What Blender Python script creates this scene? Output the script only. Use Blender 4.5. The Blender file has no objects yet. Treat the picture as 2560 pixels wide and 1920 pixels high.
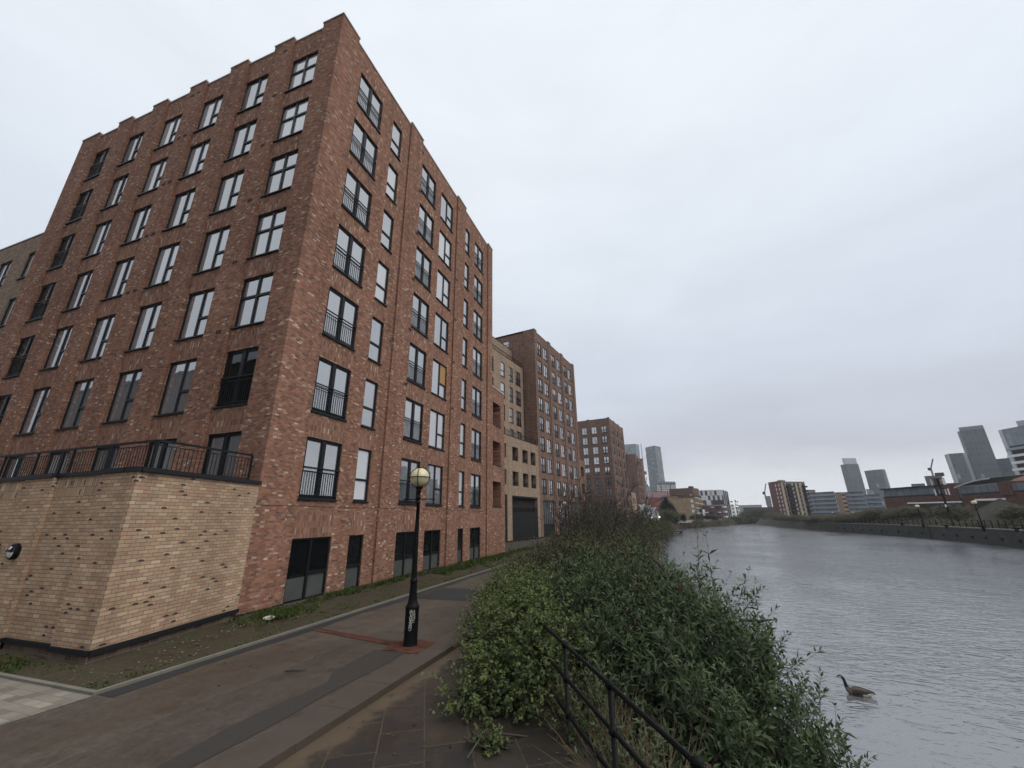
import bpy, math, random
import numpy as np
from math import sin, cos, pi, radians, atan2, hypot, floor
from mathutils import Vector, Matrix

sc = bpy.context.scene
COL = sc.collection
H = 2.4                                   # eye height above the riverside path (z = 0)

# ---------------------------------------------------------------- camera
HAZE = .00026
FPX, PITCH, ROLL, YAW = 1006.0, radians(18.45), radians(0.87), radians(18.9)
FWD = np.array([-sin(YAW)*cos(PITCH), cos(YAW)*cos(PITCH), sin(PITCH)])
_r0 = np.array([cos(YAW), sin(YAW), 0.0]); _u0 = np.cross(_r0, FWD)
RGT = cos(ROLL)*_r0 - sin(ROLL)*_u0
UPV = sin(ROLL)*_r0 + cos(ROLL)*_u0
cam_d = bpy.data.cameras.new('camera'); cam = bpy.data.objects.new('camera', cam_d); COL.objects.link(cam)
cam_d.sensor_fit = 'HORIZONTAL'; cam_d.sensor_width = 36.0; cam_d.lens = FPX/2560.0*36.0
cam_d.clip_start = 0.05; cam_d.clip_end = 8000
M = Matrix(((RGT[0], UPV[0], -FWD[0], 0), (RGT[1], UPV[1], -FWD[1], 0), (RGT[2], UPV[2], -FWD[2], H), (0, 0, 0, 1)))
cam.matrix_world = M
sc.camera = cam

def bearing(px, py):
    d = (px-1280)*RGT - (py-960)*UPV + FPX*FWD
    return d/hypot(d[0], d[1])
def at(px, py, dist):
    """world point on the sight line of a photo pixel, at a horizontal distance in metres"""
    d = bearing(px, py)*dist
    return Vector((d[0], d[1], d[2]+H))

# ---------------------------------------------------------------- world, sun, exposure
SUN_EL, SUN_AZ = radians(50), radians(96)          # azimuth measured from +Y towards +X
w = bpy.data.worlds.new('World'); sc.world = w; w.use_nodes = True
nt = w.node_tree; nt.nodes.clear()
out = nt.nodes.new('ShaderNodeOutputWorld')
sky = nt.nodes.new('ShaderNodeTexSky'); sky.sky_type = 'NISHITA'; sky.sun_disc = False
sky.sun_elevation = SUN_EL; sky.sun_rotation = SUN_AZ
bg1 = nt.nodes.new('ShaderNodeBackground'); bg1.inputs[1].default_value = 0.1
nt.links.new(sky.outputs[0], bg1.inputs[0])
tc = nt.nodes.new('ShaderNodeTexCoord')
sep = nt.nodes.new('ShaderNodeSeparateXYZ'); nt.links.new(tc.outputs['Generated'], sep.inputs[0])
mp = nt.nodes.new('ShaderNodeMapping'); mp.inputs['Scale'].default_value = (1.2, 1.2, 4.2)
nt.links.new(tc.outputs['Generated'], mp.inputs[0])
nz = nt.nodes.new('ShaderNodeTexNoise'); nz.inputs['Scale'].default_value = 1.5; nz.inputs['Detail'].default_value = 5
nz.inputs['Roughness'].default_value = 0.5
nt.links.new(mp.outputs[0], nz.inputs['Vector'])
ma = nt.nodes.new('ShaderNodeMath'); ma.operation = 'MULTIPLY_ADD'; ma.inputs[1].default_value = 0.34; ma.inputs[2].default_value = -0.17
nt.links.new(nz.outputs['Fac'], ma.inputs[0])
mz = nt.nodes.new('ShaderNodeMath'); mz.operation = 'ADD'
nt.links.new(sep.outputs['Z'], mz.inputs[0]); nt.links.new(ma.outputs[0], mz.inputs[1])
cr = nt.nodes.new('ShaderNodeValToRGB'); nt.links.new(mz.outputs[0], cr.inputs[0])
el = cr.color_ramp.elements
el[0].position = 0.0; el[0].color = (.80, .83, .875, 1)
el[1].position = 1.0; el[1].color = (.82, .865, .92, 1)
for p, c in ((.08, (.73, .755, .805)), (.17, (.545, .57, .64)), (.30, (.62, .675, .76)), (.52, (.715, .77, .845)), (.75, (.79, .84, .90))):
    e = el.new(p); e.color = (*c, 1)
bg2 = nt.nodes.new('ShaderNodeBackground'); bg2.inputs[1].default_value = 1.0
nz2 = nt.nodes.new('ShaderNodeTexNoise'); nz2.inputs['Scale'].default_value = 2.6; nz2.inputs['Detail'].default_value = 6; nz2.inputs['Roughness'].default_value = .55; nz2.inputs['Distortion'].default_value = .4
nt.links.new(mp.outputs[0], nz2.inputs['Vector'])
mk2 = nt.nodes.new('ShaderNodeMath'); mk2.operation = 'MULTIPLY_ADD'; mk2.inputs[1].default_value = .18; mk2.inputs[2].default_value = .905; nt.links.new(nz2.outputs['Fac'], mk2.inputs[0])
vm2 = nt.nodes.new('ShaderNodeVectorMath'); vm2.operation = 'SCALE'; nt.links.new(cr.outputs[0], vm2.inputs[0]); nt.links.new(mk2.outputs[0], vm2.inputs['Scale'])
nt.links.new(vm2.outputs[0], bg2.inputs[0])
mx = nt.nodes.new('ShaderNodeMixShader'); mx.inputs[0].default_value = 0.93
nt.links.new(bg1.outputs[0], mx.inputs[1]); nt.links.new(bg2.outputs[0], mx.inputs[2])
nt.links.new(mx.outputs[0], out.inputs[0])

sl = bpy.data.lights.new('sun', 'SUN'); sl.energy = 1.5; sl.angle = radians(40); sl.color = (1.0, .93, .83)
sun = bpy.data.objects.new('sun', sl); COL.objects.link(sun)
sd = Vector((sin(SUN_AZ)*cos(SUN_EL), cos(SUN_AZ)*cos(SUN_EL), sin(SUN_EL)))
sun.rotation_euler = sd.to_track_quat('Z', 'Y').to_euler(); sun.location = sd*60 + Vector((0, 0, 30))
sc.view_settings.view_transform = 'Standard'; sc.view_settings.look = 'None'
sc.view_settings.exposure = 0.2; sc.view_settings.gamma = 1.0; sc.view_settings.use_curve_mapping = False
cy = sc.cycles
cy.use_denoising = True; cy.max_bounces = 6; cy.diffuse_bounces = 3; cy.glossy_bounces = 3; cy.transmission_bounces = 3
cy.volume_bounces = 0; cy.caustics_reflective = False; cy.caustics_refractive = False; cy.sample_clamp_indirect = 6.0

# ---------------------------------------------------------------- node helpers
class NT:
    def __init__(s, name):
        s.m = bpy.data.materials.new(name); s.m.use_nodes = True; s.t = s.m.node_tree; s.t.nodes.clear()
        s.o = s.t.nodes.new('ShaderNodeOutputMaterial'); s.b = s.t.nodes.new('ShaderNodeBsdfPrincipled')
        s.t.links.new(s.b.outputs[0], s.o.inputs[0])
    def n(s, typ, **kw):
        q = s.t.nodes.new('ShaderNode'+typ)
        for k, v in kw.items(): setattr(q, k, v)
        return q
    def put(s, sock, v):
        if v is None: return
        if isinstance(v, bpy.types.NodeSocket): s.t.links.new(v, sock)
        elif isinstance(v, (tuple, list)) and len(v) == 3 and sock.type == 'RGBA': sock.default_value = (*v, 1)
        else: sock.default_value = v
    def math(s, op, a, b=None, c=None):
        q = s.n('Math', operation=op)
        for i, v in enumerate((a, b, c)): s.put(q.inputs[i], v)
        return q.outputs[0]
    def mix(s, f, a, b, blend='MIX'):
        q = s.n('Mix', data_type='RGBA', blend_type=blend)
        s.put(q.inputs[0], f); s.put(q.inputs[6], a); s.put(q.inputs[7], b); return q.outputs[2]
    def noise(s, scale, detail=4, rough=.55, vec=None, dist=0):
        q = s.n('TexNoise'); q.inputs['Scale'].default_value = scale; q.inputs['Detail'].default_value = detail
        q.inputs['Roughness'].default_value = rough; q.inputs['Distortion'].default_value = dist
        if vec is not None: s.put(q.inputs['Vector'], vec)
        return q.outputs['Fac']
    def ramp(s, f, stops, interp='LINEAR'):
        q = s.n('ValToRGB'); q.color_ramp.interpolation = interp; s.put(q.inputs[0], f)
        e = q.color_ramp.elements
        while len(e) > 1: e.remove(e[-1])
        e[0].position = stops[0][0]; e[0].color = (*stops[0][1], 1)
        for p, c in stops[1:]:
            k = e.new(p); k.color = (*c, 1)
        return q.outputs[0]
    def step(s, f, lo, hi):
        q = s.n('MapRange', interpolation_type='SMOOTHSTEP'); s.put(q.inputs[0], f)
        q.inputs[1].default_value = lo; q.inputs[2].default_value = hi; return q.outputs[0]
    def uv(s): return s.n('TexCoord').outputs['UV']
    def obj(s): return s.n('TexCoord').outputs['Object']
    def pos(s): return s.n('NewGeometry').outputs['Position']
    def xyz(s, v):
        q = s.n('SeparateXYZ'); s.put(q.inputs[0], v); return q.outputs
    def vec(s, x, y, z=0.0):
        q = s.n('CombineXYZ'); s.put(q.inputs[0], x); s.put(q.inputs[1], y); s.put(q.inputs[2], z); return q.outputs[0]
    def mapv(s, v, scale=(1, 1, 1), rot=(0, 0, 0)):
        q = s.n('Mapping'); s.put(q.inputs[0], v); q.inputs['Scale'].default_value = scale; q.inputs['Rotation'].default_value = rot
        return q.outputs[0]
    def bump(s, h, strength=.5, dist=.02, normal=None):
        q = s.n('Bump'); s.put(q.inputs['Height'], h); q.inputs['Strength'].default_value = strength; q.inputs['Distance'].default_value = dist
        if normal is not None: s.put(q.inputs['Normal'], normal)
        return q.outputs[0]
    def fin(s, color=None, rough=None, normal=None, metal=None, spec=None, ior=None):
        s.put(s.b.inputs['Base Color'], color); s.put(s.b.inputs['Roughness'], rough); s.put(s.b.inputs['Normal'], normal)
        s.put(s.b.inputs['Metallic'], metal); s.put(s.b.inputs['Specular IOR Level'], spec); s.put(s.b.inputs['IOR'], ior)
        return s.m

def plain(name, c, rough=.6, metal=0.0, var=.15, scale=3.0, bump=0.0, spec=.5):
    t = NT(name); f = t.noise(scale, 5, .6, t.obj())
    col = t.mix(f, tuple(x*(1-var) for x in c), tuple(min(1, x*(1+var)) for x in c))
    nr = t.bump(t.noise(scale*9, 3, .6, t.obj()), bump, .01) if bump else None
    return t.fin(col, rough, nr, metal, spec)

def brick_mat(name, stops, mortar, bw=.225, bh=.075, jt=.011, vertical=False, spot=None, dirt=.25, var=.34):
    t = NT(name); u, v, _ = t.xyz(t.uv())
    if vertical: u, v = v, u; bw, bh = .2, .07
    r = t.math('DIVIDE', v, bh); row = t.math('FLOOR', r)
    off = 0.0 if vertical else t.math('MULTIPLY', t.math('MODULO', row, 2.0), .5)
    cu = t.math('ADD', t.math('DIVIDE', u, bw), off); col = t.math('FLOOR', cu)
    fu = t.math('SUBTRACT', cu, col); fv = t.math('SUBTRACT', r, row)
    wn = t.n('TexWhiteNoise', noise_dimensions='2D'); t.put(wn.inputs['Vector'], t.vec(col, row))
    c = t.ramp(wn.outputs['Value'], stops, 'CONSTANT')
    wn2 = t.n('TexWhiteNoise', noise_dimensions='3D'); t.put(wn2.inputs['Vector'], t.vec(col, row, 7.3))
    k = t.math('MULTIPLY_ADD', wn2.outputs['Value'], var, 1-var/2)
    fine = t.math('MULTIPLY_ADD', t.noise(22, 4, .65, t.uv()), .5, .75)
    c = t.mix(1.0, c, t.vec(*(t.math('MULTIPLY', k, fine),)*3), 'MULTIPLY')
    if spot:
        wn3 = t.n('TexWhiteNoise', noise_dimensions='3D'); t.put(wn3.inputs['Vector'], t.vec(col, row, 3.1))
        a = t.math('POWER', t.math('DIVIDE', t.math('SUBTRACT', fu, .5), .34), 2.0)
        b = t.math('POWER', t.math('DIVIDE', t.math('SUBTRACT', fv, .3), .42), 2.0)
        nn = t.math('MULTIPLY', t.noise(38, 3, .6, t.uv()), 1.7)
        inside = t.math('LESS_THAN', t.math('ADD', a, b), nn)
        c = t.mix(t.math('MULTIPLY', inside, t.math('GREATER_THAN', wn3.outputs['Value'], spot)), c, (.07, .055, .05))
    m = t.math('MAXIMUM', t.math('LESS_THAN', fu, jt/bw), t.math('LESS_THAN', fv, jt/bh))
    c = t.mix(m, c, mortar)
    big = t.math('MULTIPLY_ADD', t.noise(.35, 5, .6, t.pos()), dirt*2, 1-dirt)
    strk = t.math('MULTIPLY_ADD', t.step(t.noise(1.0, 5, .6, t.vec(t.math('MULTIPLY', t.xyz(t.uv())[0], 2.6), t.math('MULTIPLY', t.xyz(t.uv())[1], .16), .5)), .3, .7), .22, .87)
    big = t.math('MULTIPLY', big, strk)
    c = t.mix(1.0, c, t.vec(big, big, big), 'MULTIPLY')
    nr = t.bump(t.math('SUBTRACT', t.math('MULTIPLY', fine, .4), m), .55, .008)
    return t.fin(c, .9, nr, spec=.08)

RED = [(0, (0.246, 0.120, 0.082)), (.22, (0.279, 0.145, 0.100)), (.46, (0.220, 0.105, 0.075)), (.64, (0.299, 0.165, 0.113)),
       (.78, (0.181, 0.095, 0.075)), (.86, (0.113, 0.084, 0.076)), (.90, (0.362, 0.243, 0.179)), (.95, (0.460, 0.362, 0.274)), (.98, (0.314, 0.175, 0.121))]
REDF = [(p, (c[0]*.74, c[1]*.85, c[2]*.95)) for p, c in RED]  # same brick greyed and cooled: distance haze put into the colour of far blocks
BUFF = [(0, (.40, .282, .188)), (.2, (.43, .308, .206)), (.42, (.37, .252, .172)), (.6, (.46, .335, .23)), (.76, (.405, .258, .183)), (.9, (.50, .378, .268))]
m_red = brick_mat('red_multi_brick', RED, (.225, .155, .115), .155, .064, .009)
m_redv = brick_mat('red_soldier_brick', RED, (.235, .17, .13), vertical=True)
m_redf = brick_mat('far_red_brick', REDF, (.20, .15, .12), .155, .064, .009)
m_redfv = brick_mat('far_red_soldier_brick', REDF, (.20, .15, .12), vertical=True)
m_buff = brick_mat('buff_brick', BUFF, (.20, .14, .095), spot=.95, dirt=.15, var=.2)
m_buffv = brick_mat('buff_soldier_brick', BUFF, (.20, .14, .095), vertical=True, spot=.9, dirt=.15)
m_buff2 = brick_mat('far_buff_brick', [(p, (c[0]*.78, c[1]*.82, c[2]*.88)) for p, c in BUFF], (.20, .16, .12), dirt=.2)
m_tan = brick_mat('grey_tan_brick', [(0, (.25, .185, .14)), (.5, (.30, .22, .165)), (.8, (.22, .155, .12))], (.24, .19, .15))
m_plinth = brick_mat('plinth_blockwork', [(0, (.10, .07, .055)), (.4, (.13, .095, .075)), (.7, (.08, .06, .05))], (.17, .14, .115), .22, .1, .012)
m_grey = plain('dark_grey_coated_metal', (.015, .016, .019), .45, var=.15, spec=.2)
m_frame = plain('anthracite_frame', (.011, .012, .015), .42, var=.12, spec=.18)
m_black = plain('black_gloss_paint', (.0055, .0055, .006), .5, var=.3, scale=8, bump=.12, spec=.12)
m_cope = plain('pale_stone_coping', (.52, .49, .45), .8, bump=.2)
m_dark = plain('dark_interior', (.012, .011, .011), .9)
m_louvre = plain('black_green_cladding', (.009, .011, .0105), .6, spec=.2)
m_conc = plain('concrete_edging', (.16, .148, .122), .9, var=.3, scale=2.2, bump=.3)
m_white = plain('white_render', (.72, .72, .71), .8)
m_osb = plain('chipboard_sheet', (.37, .21, .075), .8, var=.35, scale=18)

def glass_mat(name, ior=2.1, lo=(.012, .014, .016), hi=(.05, .055, .06), wav=.012, rough=.015):
    t = NT(name); r = t.n('ObjectInfo').outputs['Random']
    nr = t.bump(t.noise(.9, 2, .5, t.pos()), .35, wav)
    return t.fin(t.ramp(r, [(0, lo), (.45, lo), (1, hi)]), rough, nr, 0.0, .5, ior)
m_glass = glass_mat('window_glass', 4.2, (.17, .175, .185), (.42, .42, .42))
m_gdark = glass_mat('ground_floor_glass', 1.55, (.006, .007, .008), (.012, .013, .014))
m_dusty = plain('dusty_lower_glazing', (.075, .08, .078), .35, var=.5, scale=1.4)
m_fglass = glass_mat('far_glass', 1.9, (.03, .035, .04), (.10, .11, .12))

# ---------------------------------------------------------------- mesh helpers
class MB:
    def __init__(s): s.v = []; s.f = []; s.uv = []; s.m = []
    def quad(s, a, b, c, d, uv=None, m=0):
        i = len(s.v); s.v += [tuple(a), tuple(b), tuple(c), tuple(d)]; s.f.append((i, i+1, i+2, i+3)); s.m.append(m)
        if uv is None:
            A, B, Cc = Vector(a), Vector(b), Vector(c)
            n = (B-A).cross(Cc-A)
            if abs(n.z) > max(abs(n.x), abs(n.y)): uv = [(p[0], p[1]) for p in (a, b, c, d)]
            elif abs(n.x) > abs(n.y): uv = [(p[1], p[2]) for p in (a, b, c, d)]
            else: uv = [(p[0], p[2]) for p in (a, b, c, d)]
        s.uv += uv
    def poly(s, pts, m=0):
        i = len(s.v); s.v += [tuple(p) for p in pts]; s.f.append(tuple(range(i, i+len(pts)))); s.m.append(m)
        s.uv += [(p[0], p[1]) for p in pts]
    def box(s, a, b, m=0, skip=''):
        x0, y0, z0 = a; x1, y1, z1 = b
        if x0 > x1: x0, x1 = x1, x0
        if y0 > y1: y0, y1 = y1, y0
        if z0 > z1: z0, z1 = z1, z0
        if 'b' not in skip: s.quad((x0, y1, z0), (x1, y1, z0), (x1, y0, z0), (x0, y0, z0), m=m)
        s.quad((x0, y0, z1), (x1, y0, z1), (x1, y1, z1), (x0, y1, z1), m=m)
        s.quad((x0, y0, z0), (x1, y0, z0), (x1, y0, z1), (x0, y0, z1), m=m)
        s.quad((x1, y1, z0), (x0, y1, z0), (x0, y1, z1), (x1, y1, z1), m=m)
        s.quad((x0, y1, z0), (x0, y0, z0), (x0, y0, z1), (x0, y1, z1), m=m)
        s.quad((x1, y0, z0), (x1, y1, z0), (x1, y1, z1), (x1, y0, z1), m=m)
    def bar(s, p, q, w, h=None, m=0):
        """square bar between two points"""
        p, q = Vector(p), Vector(q); h = h or w; d = (q-p).normalized()
        ref = Vector((0, 0, 1)) if abs(d.z) < .9 else Vector((1, 0, 0))
        a = d.cross(ref).normalized()*w/2; b = a.cross(d).normalized()*h/2
        P = [p-a-b, p+a-b, p+a+b, p-a+b]; Q = [q-a-b, q+a-b, q+a+b, q-a+b]
        for k in range(4): s.quad(P[k], P[(k+1) % 4], Q[(k+1) % 4], Q[k], m=m)
        s.quad(*P[::-1], m=m); s.quad(*Q, m=m)
    def tube(s, pts, rad, n=8, m=0, cap=True):
        pts = [Vector(p) for p in pts]; rings = []
        if not isinstance(rad, (list, tuple)): rad = [rad]*len(pts)
        ref = None
        for i, p in enumerate(pts):
            d = (pts[min(i+1, len(pts)-1)]-pts[max(i-1, 0)]).normalized()
            if ref is None: ref = Vector((0, 0, 1)) if abs(d.z) < .9 else Vector((1, 0, 0))
            a = d.cross(ref).normalized(); b = d.cross(a).normalized(); ref = a.cross(d) if False else ref
            st = len(s.v)
            for k in range(n):
                t = 2*pi*k/n; s.v.append(tuple(p+(a*cos(t)+b*sin(t))*rad[i]))
            rings.append(st)
        for i in range(len(pts)-1):
            for k in range(n):
                A, B = rings[i], rings[i+1]
                s.f.append((A+k, A+(k+1) % n, B+(k+1) % n, B+k)); s.m.append(m)
                s.uv += [(k/n, i), ((k+1)/n, i), ((k+1)/n, i+1), (k/n, i+1)]
        if cap:
            for A in (rings[0], rings[-1]):
                s.f.append(tuple(A+k for k in range(n))); s.m.append(m); s.uv += [(0, 0)]*n
    def lathe(s, prof, c=(0, 0, 0), n=24, m=0):
        st = len(s.v)
        for r, z in prof:
            for k in range(n):
                t = 2*pi*k/n; s.v.append((c[0]+r*cos(t), c[1]+r*sin(t), c[2]+z))
        for i in range(len(prof)-1):
            for k in range(n):
                A, B = st+i*n, st+(i+1)*n
                s.f.append((A+k, A+(k+1) % n, B+(k+1) % n, B+k)); s.m.append(m); s.uv += [(k/n, i), ((k+1)/n, i), ((k+1)/n, i+1), (k/n, i+1)]
        for A in (st, st+(len(prof)-1)*n):
            s.f.append(tuple(A+k for k in range(n))); s.m.append(m); s.uv += [(0, 0)]*n
    def mesh(s, name, mats, smooth=False):
        me = bpy.data.meshes.new(name); me.from_pydata(s.v, [], s.f)
        ul = me.uv_layers.new(name='UVMap'); ul.data.foreach_set('uv', np.array(s.uv, dtype=np.float32).ravel())
        for mm in (mats if isinstance(mats, (list, tuple)) else [mats]): me.materials.append(mm)
        me.polygons.foreach_set('material_index', np.array(s.m, dtype=np.int32))
        if smooth: me.polygons.foreach_set('use_smooth', np.ones(len(s.f), dtype=bool))
        me.update(); return me
    def build(s, name, mats, parent=None, smooth=False, loc=None):
        return link(name, s.mesh(name, mats, smooth), parent, loc)

def link(name, me, parent=None, loc=None, rz=0.0):
    o = bpy.data.objects.new(name, me); COL.objects.link(o)
    if parent: o.parent = parent
    if loc is not None: o.location = loc
    o.rotation_euler = (0, 0, rz); return o
def np_mesh(name, V, F, mats, mi=None, smooth=False):
    me = bpy.data.meshes.new(name); n = len(F); k = F.shape[1]
    me.vertices.add(len(V)); me.vertices.foreach_set('co', np.ascontiguousarray(V, dtype=np.float32).ravel())
    me.loops.add(n*k); me.loops.foreach_set('vertex_index', np.ascontiguousarray(F, dtype=np.int32).ravel())
    me.polygons.add(n); me.polygons.foreach_set('loop_start', np.arange(0, n*k, k, dtype=np.int32))
    for mm in (mats if isinstance(mats, (list, tuple)) else [mats]): me.materials.append(mm)
    if mi is not None: me.polygons.foreach_set('material_index', np.ascontiguousarray(mi, dtype=np.int32))
    if smooth: me.polygons.foreach_set('use_smooth', np.ones(n, dtype=bool))
    me.update(calc_edges=True); me.validate(); return me
def tag(o, label=None, cat=None, group=None, kind=None):
    for k, v in (('label', label), ('category', cat), ('group', group), ('kind', kind)):
        if v: o[k] = v
    return o
def empty(name, loc, rz=0.0):
    o = bpy.data.objects.new(name, None); COL.objects.link(o); o.location = loc; o.rotation_euler = (0, 0, rz)
    o.empty_display_size = .3; return o

# ---------------------------------------------------------------- facades and windows
def P_(side, u, v, d): return (d, u, v) if side == 'R' else (-u, -d, v)
def facade(mb, side, bands, ops, soldier=(), z0=0.0, reveal=.14, m=0, ms=1, mr=None):
    """bands: (u0,u1,offset,top); ops: (u0,u1,v0,v1); soldier: rectangles laid with upright bricks"""
    mr = m if mr is None else mr
    for (a, b, off, top) in bands:
        my = [o for o in ops if o[0] >= a-1e-4 and o[1] <= b+1e-4]
        mys = [o for o in soldier if o[0] >= a-1e-4 and o[1] <= b+1e-4]
        us = sorted({a, b, *[x for o in my+mys for x in o[:2]]}); vs = sorted({z0, top, *[min(x, top) for o in my+mys for x in o[2:4]]})
        for i in range(len(us)-1):
            for j in range(len(vs)-1):
                u, U, v, Vv = us[i], us[i+1], vs[j], vs[j+1]; cu, cv = (u+U)/2, (v+Vv)/2
                if any(o[0] < cu < o[1] and o[2] < cv < o[3] for o in my): continue
                mm = ms if any(o[0] < cu < o[1] and o[2] < cv < o[3] for o in mys) else m
                q = [P_(side, *p, off) for p in ((u, v), (U, v), (U, Vv), (u, Vv))]; uv = [(u, v), (U, v), (U, Vv), (u, Vv)]
                if side == 'L': q = q[::-1]; uv = uv[::-1]
                mb.quad(*q, uv=uv, m=mm)
        for (u, U, v, Vv) in [o[:4] for o in my]:
            r = off-reveal
            for (p, q) in (((u, v), (u, Vv)), ((U, v), (U, Vv)), ((u, Vv), (U, Vv)), ((u, v), (U, v))):
                mb.quad(P_(side, *p, off), P_(side, *q, off), P_(side, *q, r), P_(side, *p, r),
                        uv=[(0, p[1]), (0, q[1]), (.2, q[1]), (.2, p[1])] if p[0] == q[0] else [(p[0], 0), (q[0], 0), (q[0], .2), (p[0], .2)], m=mr)
    for k in range(len(bands)-1):
        (a, b, o1, t1), (c, d, o2, t2) = bands[k], bands[k+1]
        if abs(o1-o2) > 1e-4:
            t = min(t1, t2)
            mb.quad(P_(side, b, z0, o1), P_(side, b, z0, o2), P_(side, b, t, o2), P_(side, b, t, o1), uv=[(0, z0), (abs(o1-o2), z0), (abs(o1-o2), t), (0, t)], m=m)
    for (a, b, off, top) in bands:                            # parapet top and its returns
        mb.quad(P_(side, a, top, off), P_(side, b, top, off), P_(side, b, top, -.45), P_(side, a, top, -.45), m=m)
    for k in range(len(bands)-1):
        (a, b, o1, t1), (c, d, o2, t2) = bands[k], bands[k+1]
        if abs(t1-t2) > 1e-4:
            lo, hi, o_ = min(t1, t2), max(t1, t2), (o1 if t1 > t2 else o2)
            mb.quad(P_(side, b, lo, o_), P_(side, b, hi, o_), P_(side, b, hi, -.45), P_(side, b, lo, -.45), uv=[(0, lo), (0, hi), (.5, hi), (.5, lo)], m=m)
    for k in range(len(bands)):
        a, b, off, top = bands[k]
        mb.quad(P_(side, a, top-1.0, -.45), P_(side, b, top-1.0, -.45), P_(side, b, top, -.45), P_(side, a, top, -.45), m=m)

def coping(mb, side, bands, h=.07, over=.035):
    if side == 'R': h += .004
    for (a, b, off, top) in bands:
        p, q = P_(side, a-.02, top+.003, off+over), P_(side, b+.02, top+h, -.49)
        mb.box(p, q)

_wc = {}
def win_meshes(kind, w, h):
    key = (kind, round(w, 2), round(h, 2))
    if key in _wc: return _wc[key]
    fr, gl, ra, si, low = MB(), MB(), MB(), MB(), MB(); F = .065; yf = -.05; yb = .04
    def bx(mb, x0, x1, z0, z1, a=yf, b=yb): mb.box((x0, a, z0), (x1, b, z1))
    bx(fr, 0, F, 0, h); bx(fr, w-F, w, 0, h); bx(fr, F, w-F, h-F, h); bx(fr, F, w-F, 0, F)
    def pane(x0, x1, z0, z1, mb=gl): mb.quad((x0, -.004, z0), (x1, -.004, z0), (x1, -.004, z1), (x0, -.004, z1))
    if kind in ('double', 'doubleglass', 'door'):
        c = w/2; bx(fr, c-.07, c+.07, F, h-F)
        for a, b in ((F, c-.07), (c+.07, w-F)):
            bx(fr, a, a+.05, F, h-F, -.03, .04); bx(fr, b-.05, b, F, h-F, -.03, .04); bx(fr, a+.05, b-.05, h-F-.05, h-F, -.03, .04); bx(fr, a+.05, b-.05, F, F+.06, -.03, .04)
            pane(a+.05, b-.05, F+.06, h-F-.05)
    elif kind == 'cross':
        c = w*.5; t = h*.6; bx(fr, c-.045, c+.045, F, h-F); bx(fr, F, c-.045, t-.045, t+.045); bx(fr, c+.045, w-F, t-.045, t+.045)
        for a, b in ((F, c-.045), (c+.045, w-F)):
            pane(a, b, F, t-.045); pane(a, b, t+.045, h-F)
    elif kind == 'split':
        c = w*.54; t = h*.40; bx(fr, c-.04, c+.04, F, h-F); bx(fr, c+.04, w-F, t-.045, t+.045)
        pane(F, c-.04, F, h-F); pane(c+.04, w-F, F, t-.045); pane(c+.04, w-F, t+.045, h-F)
    elif kind == 'narrow':
        t = h*.40; bx(fr, F, w-F, t-.045, t+.045); pane(F, w-F, F, t-.045); pane(F, w-F, t+.045, h-F)
    elif kind == 'void':
        pass
    elif kind in ('gdouble', 'gsplit'):
        c = w*.5; t = h*.42; bx(fr, c-.05, c+.05, F, h-F); bx(fr, c+.05, w-F, t-.05, t+.05)
        pane(F, c-.05, t-.1, h-F); pane(F, c-.05, F, t-.1, low); pane(c+.05, w-F, t+.05, h-F); pane(c+.05, w-F, F, t-.05, low)
    elif kind == 'gnarrow':
        t = h*.42; bx(fr, F, w-F, t-.05, t+.05); pane(F, w-F, t+.05, h-F); pane(F, w-F, F, t-.05, low)
    if kind in ('double', 'doubleglass'):
        yr = -.095; hh = h*.5
        ra.box((0, yr-.02, hh-.02), (w, yr+.02, hh+.02)); ra.box((0, yr-.015, hh-.14), (w, yr+.015, hh-.115)); ra.box((0, yr-.015, .1), (w, yr+.015, .125))
        n = int(w/.105)
        for k in range(1, n): ra.box((k*w/n-.007, yr-.007, .125), (k*w/n+.007, yr+.007, hh-.115))
    g = kind[0] == 'g'
    if not g: si.box((-.03, -.17, -.05), (w+.03, .02, -.003))
    mk = lambda mb, n, m: mb.mesh(n, m) if mb.f else None
    _wc[key] = (mk(fr, 'window', m_frame), mk(gl, 'pane', m_gdark if g else m_glass), mk(ra, 'railing', m_frame), mk(si, 'sill', m_grey), mk(low, 'lower_pane', m_dusty))
    return _wc[key]
def window(parent, side, off, u0, u1, v0, v1, kind, name='window', reveal=.14):
    """a window part (frame) with its pane, sill and guard rail as sub-parts"""
    fr, gl, ra, si, low = win_meshes(kind, u1-u0, v1-v0); r = off-reveal+.04
    if side == 'R': loc, rz = (r, u0, v0), pi/2
    else: loc, rz = (-u1, -r, v0), 0.0
    o = link(name, fr, parent, loc, rz)
    for nm, me in (('pane', gl), ('railing', ra), ('sill', si), ('lower_pane', low)):
        if me: link(nm, me, o)
    return o

# ================================================================ SETTING
# ground, road, verge, paving
RD = Vector((-.51, .86, 0)).normalized(); RA = Vector((-1.28, 5.58, 0)); RN = Vector((RD.y, -RD.x, 0))   # railing line, RN points to the river
def rail_pt(t, off=0.0, z=0.0): p = RA + RD*t + RN*off; return Vector((p.x, p.y, z))

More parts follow.
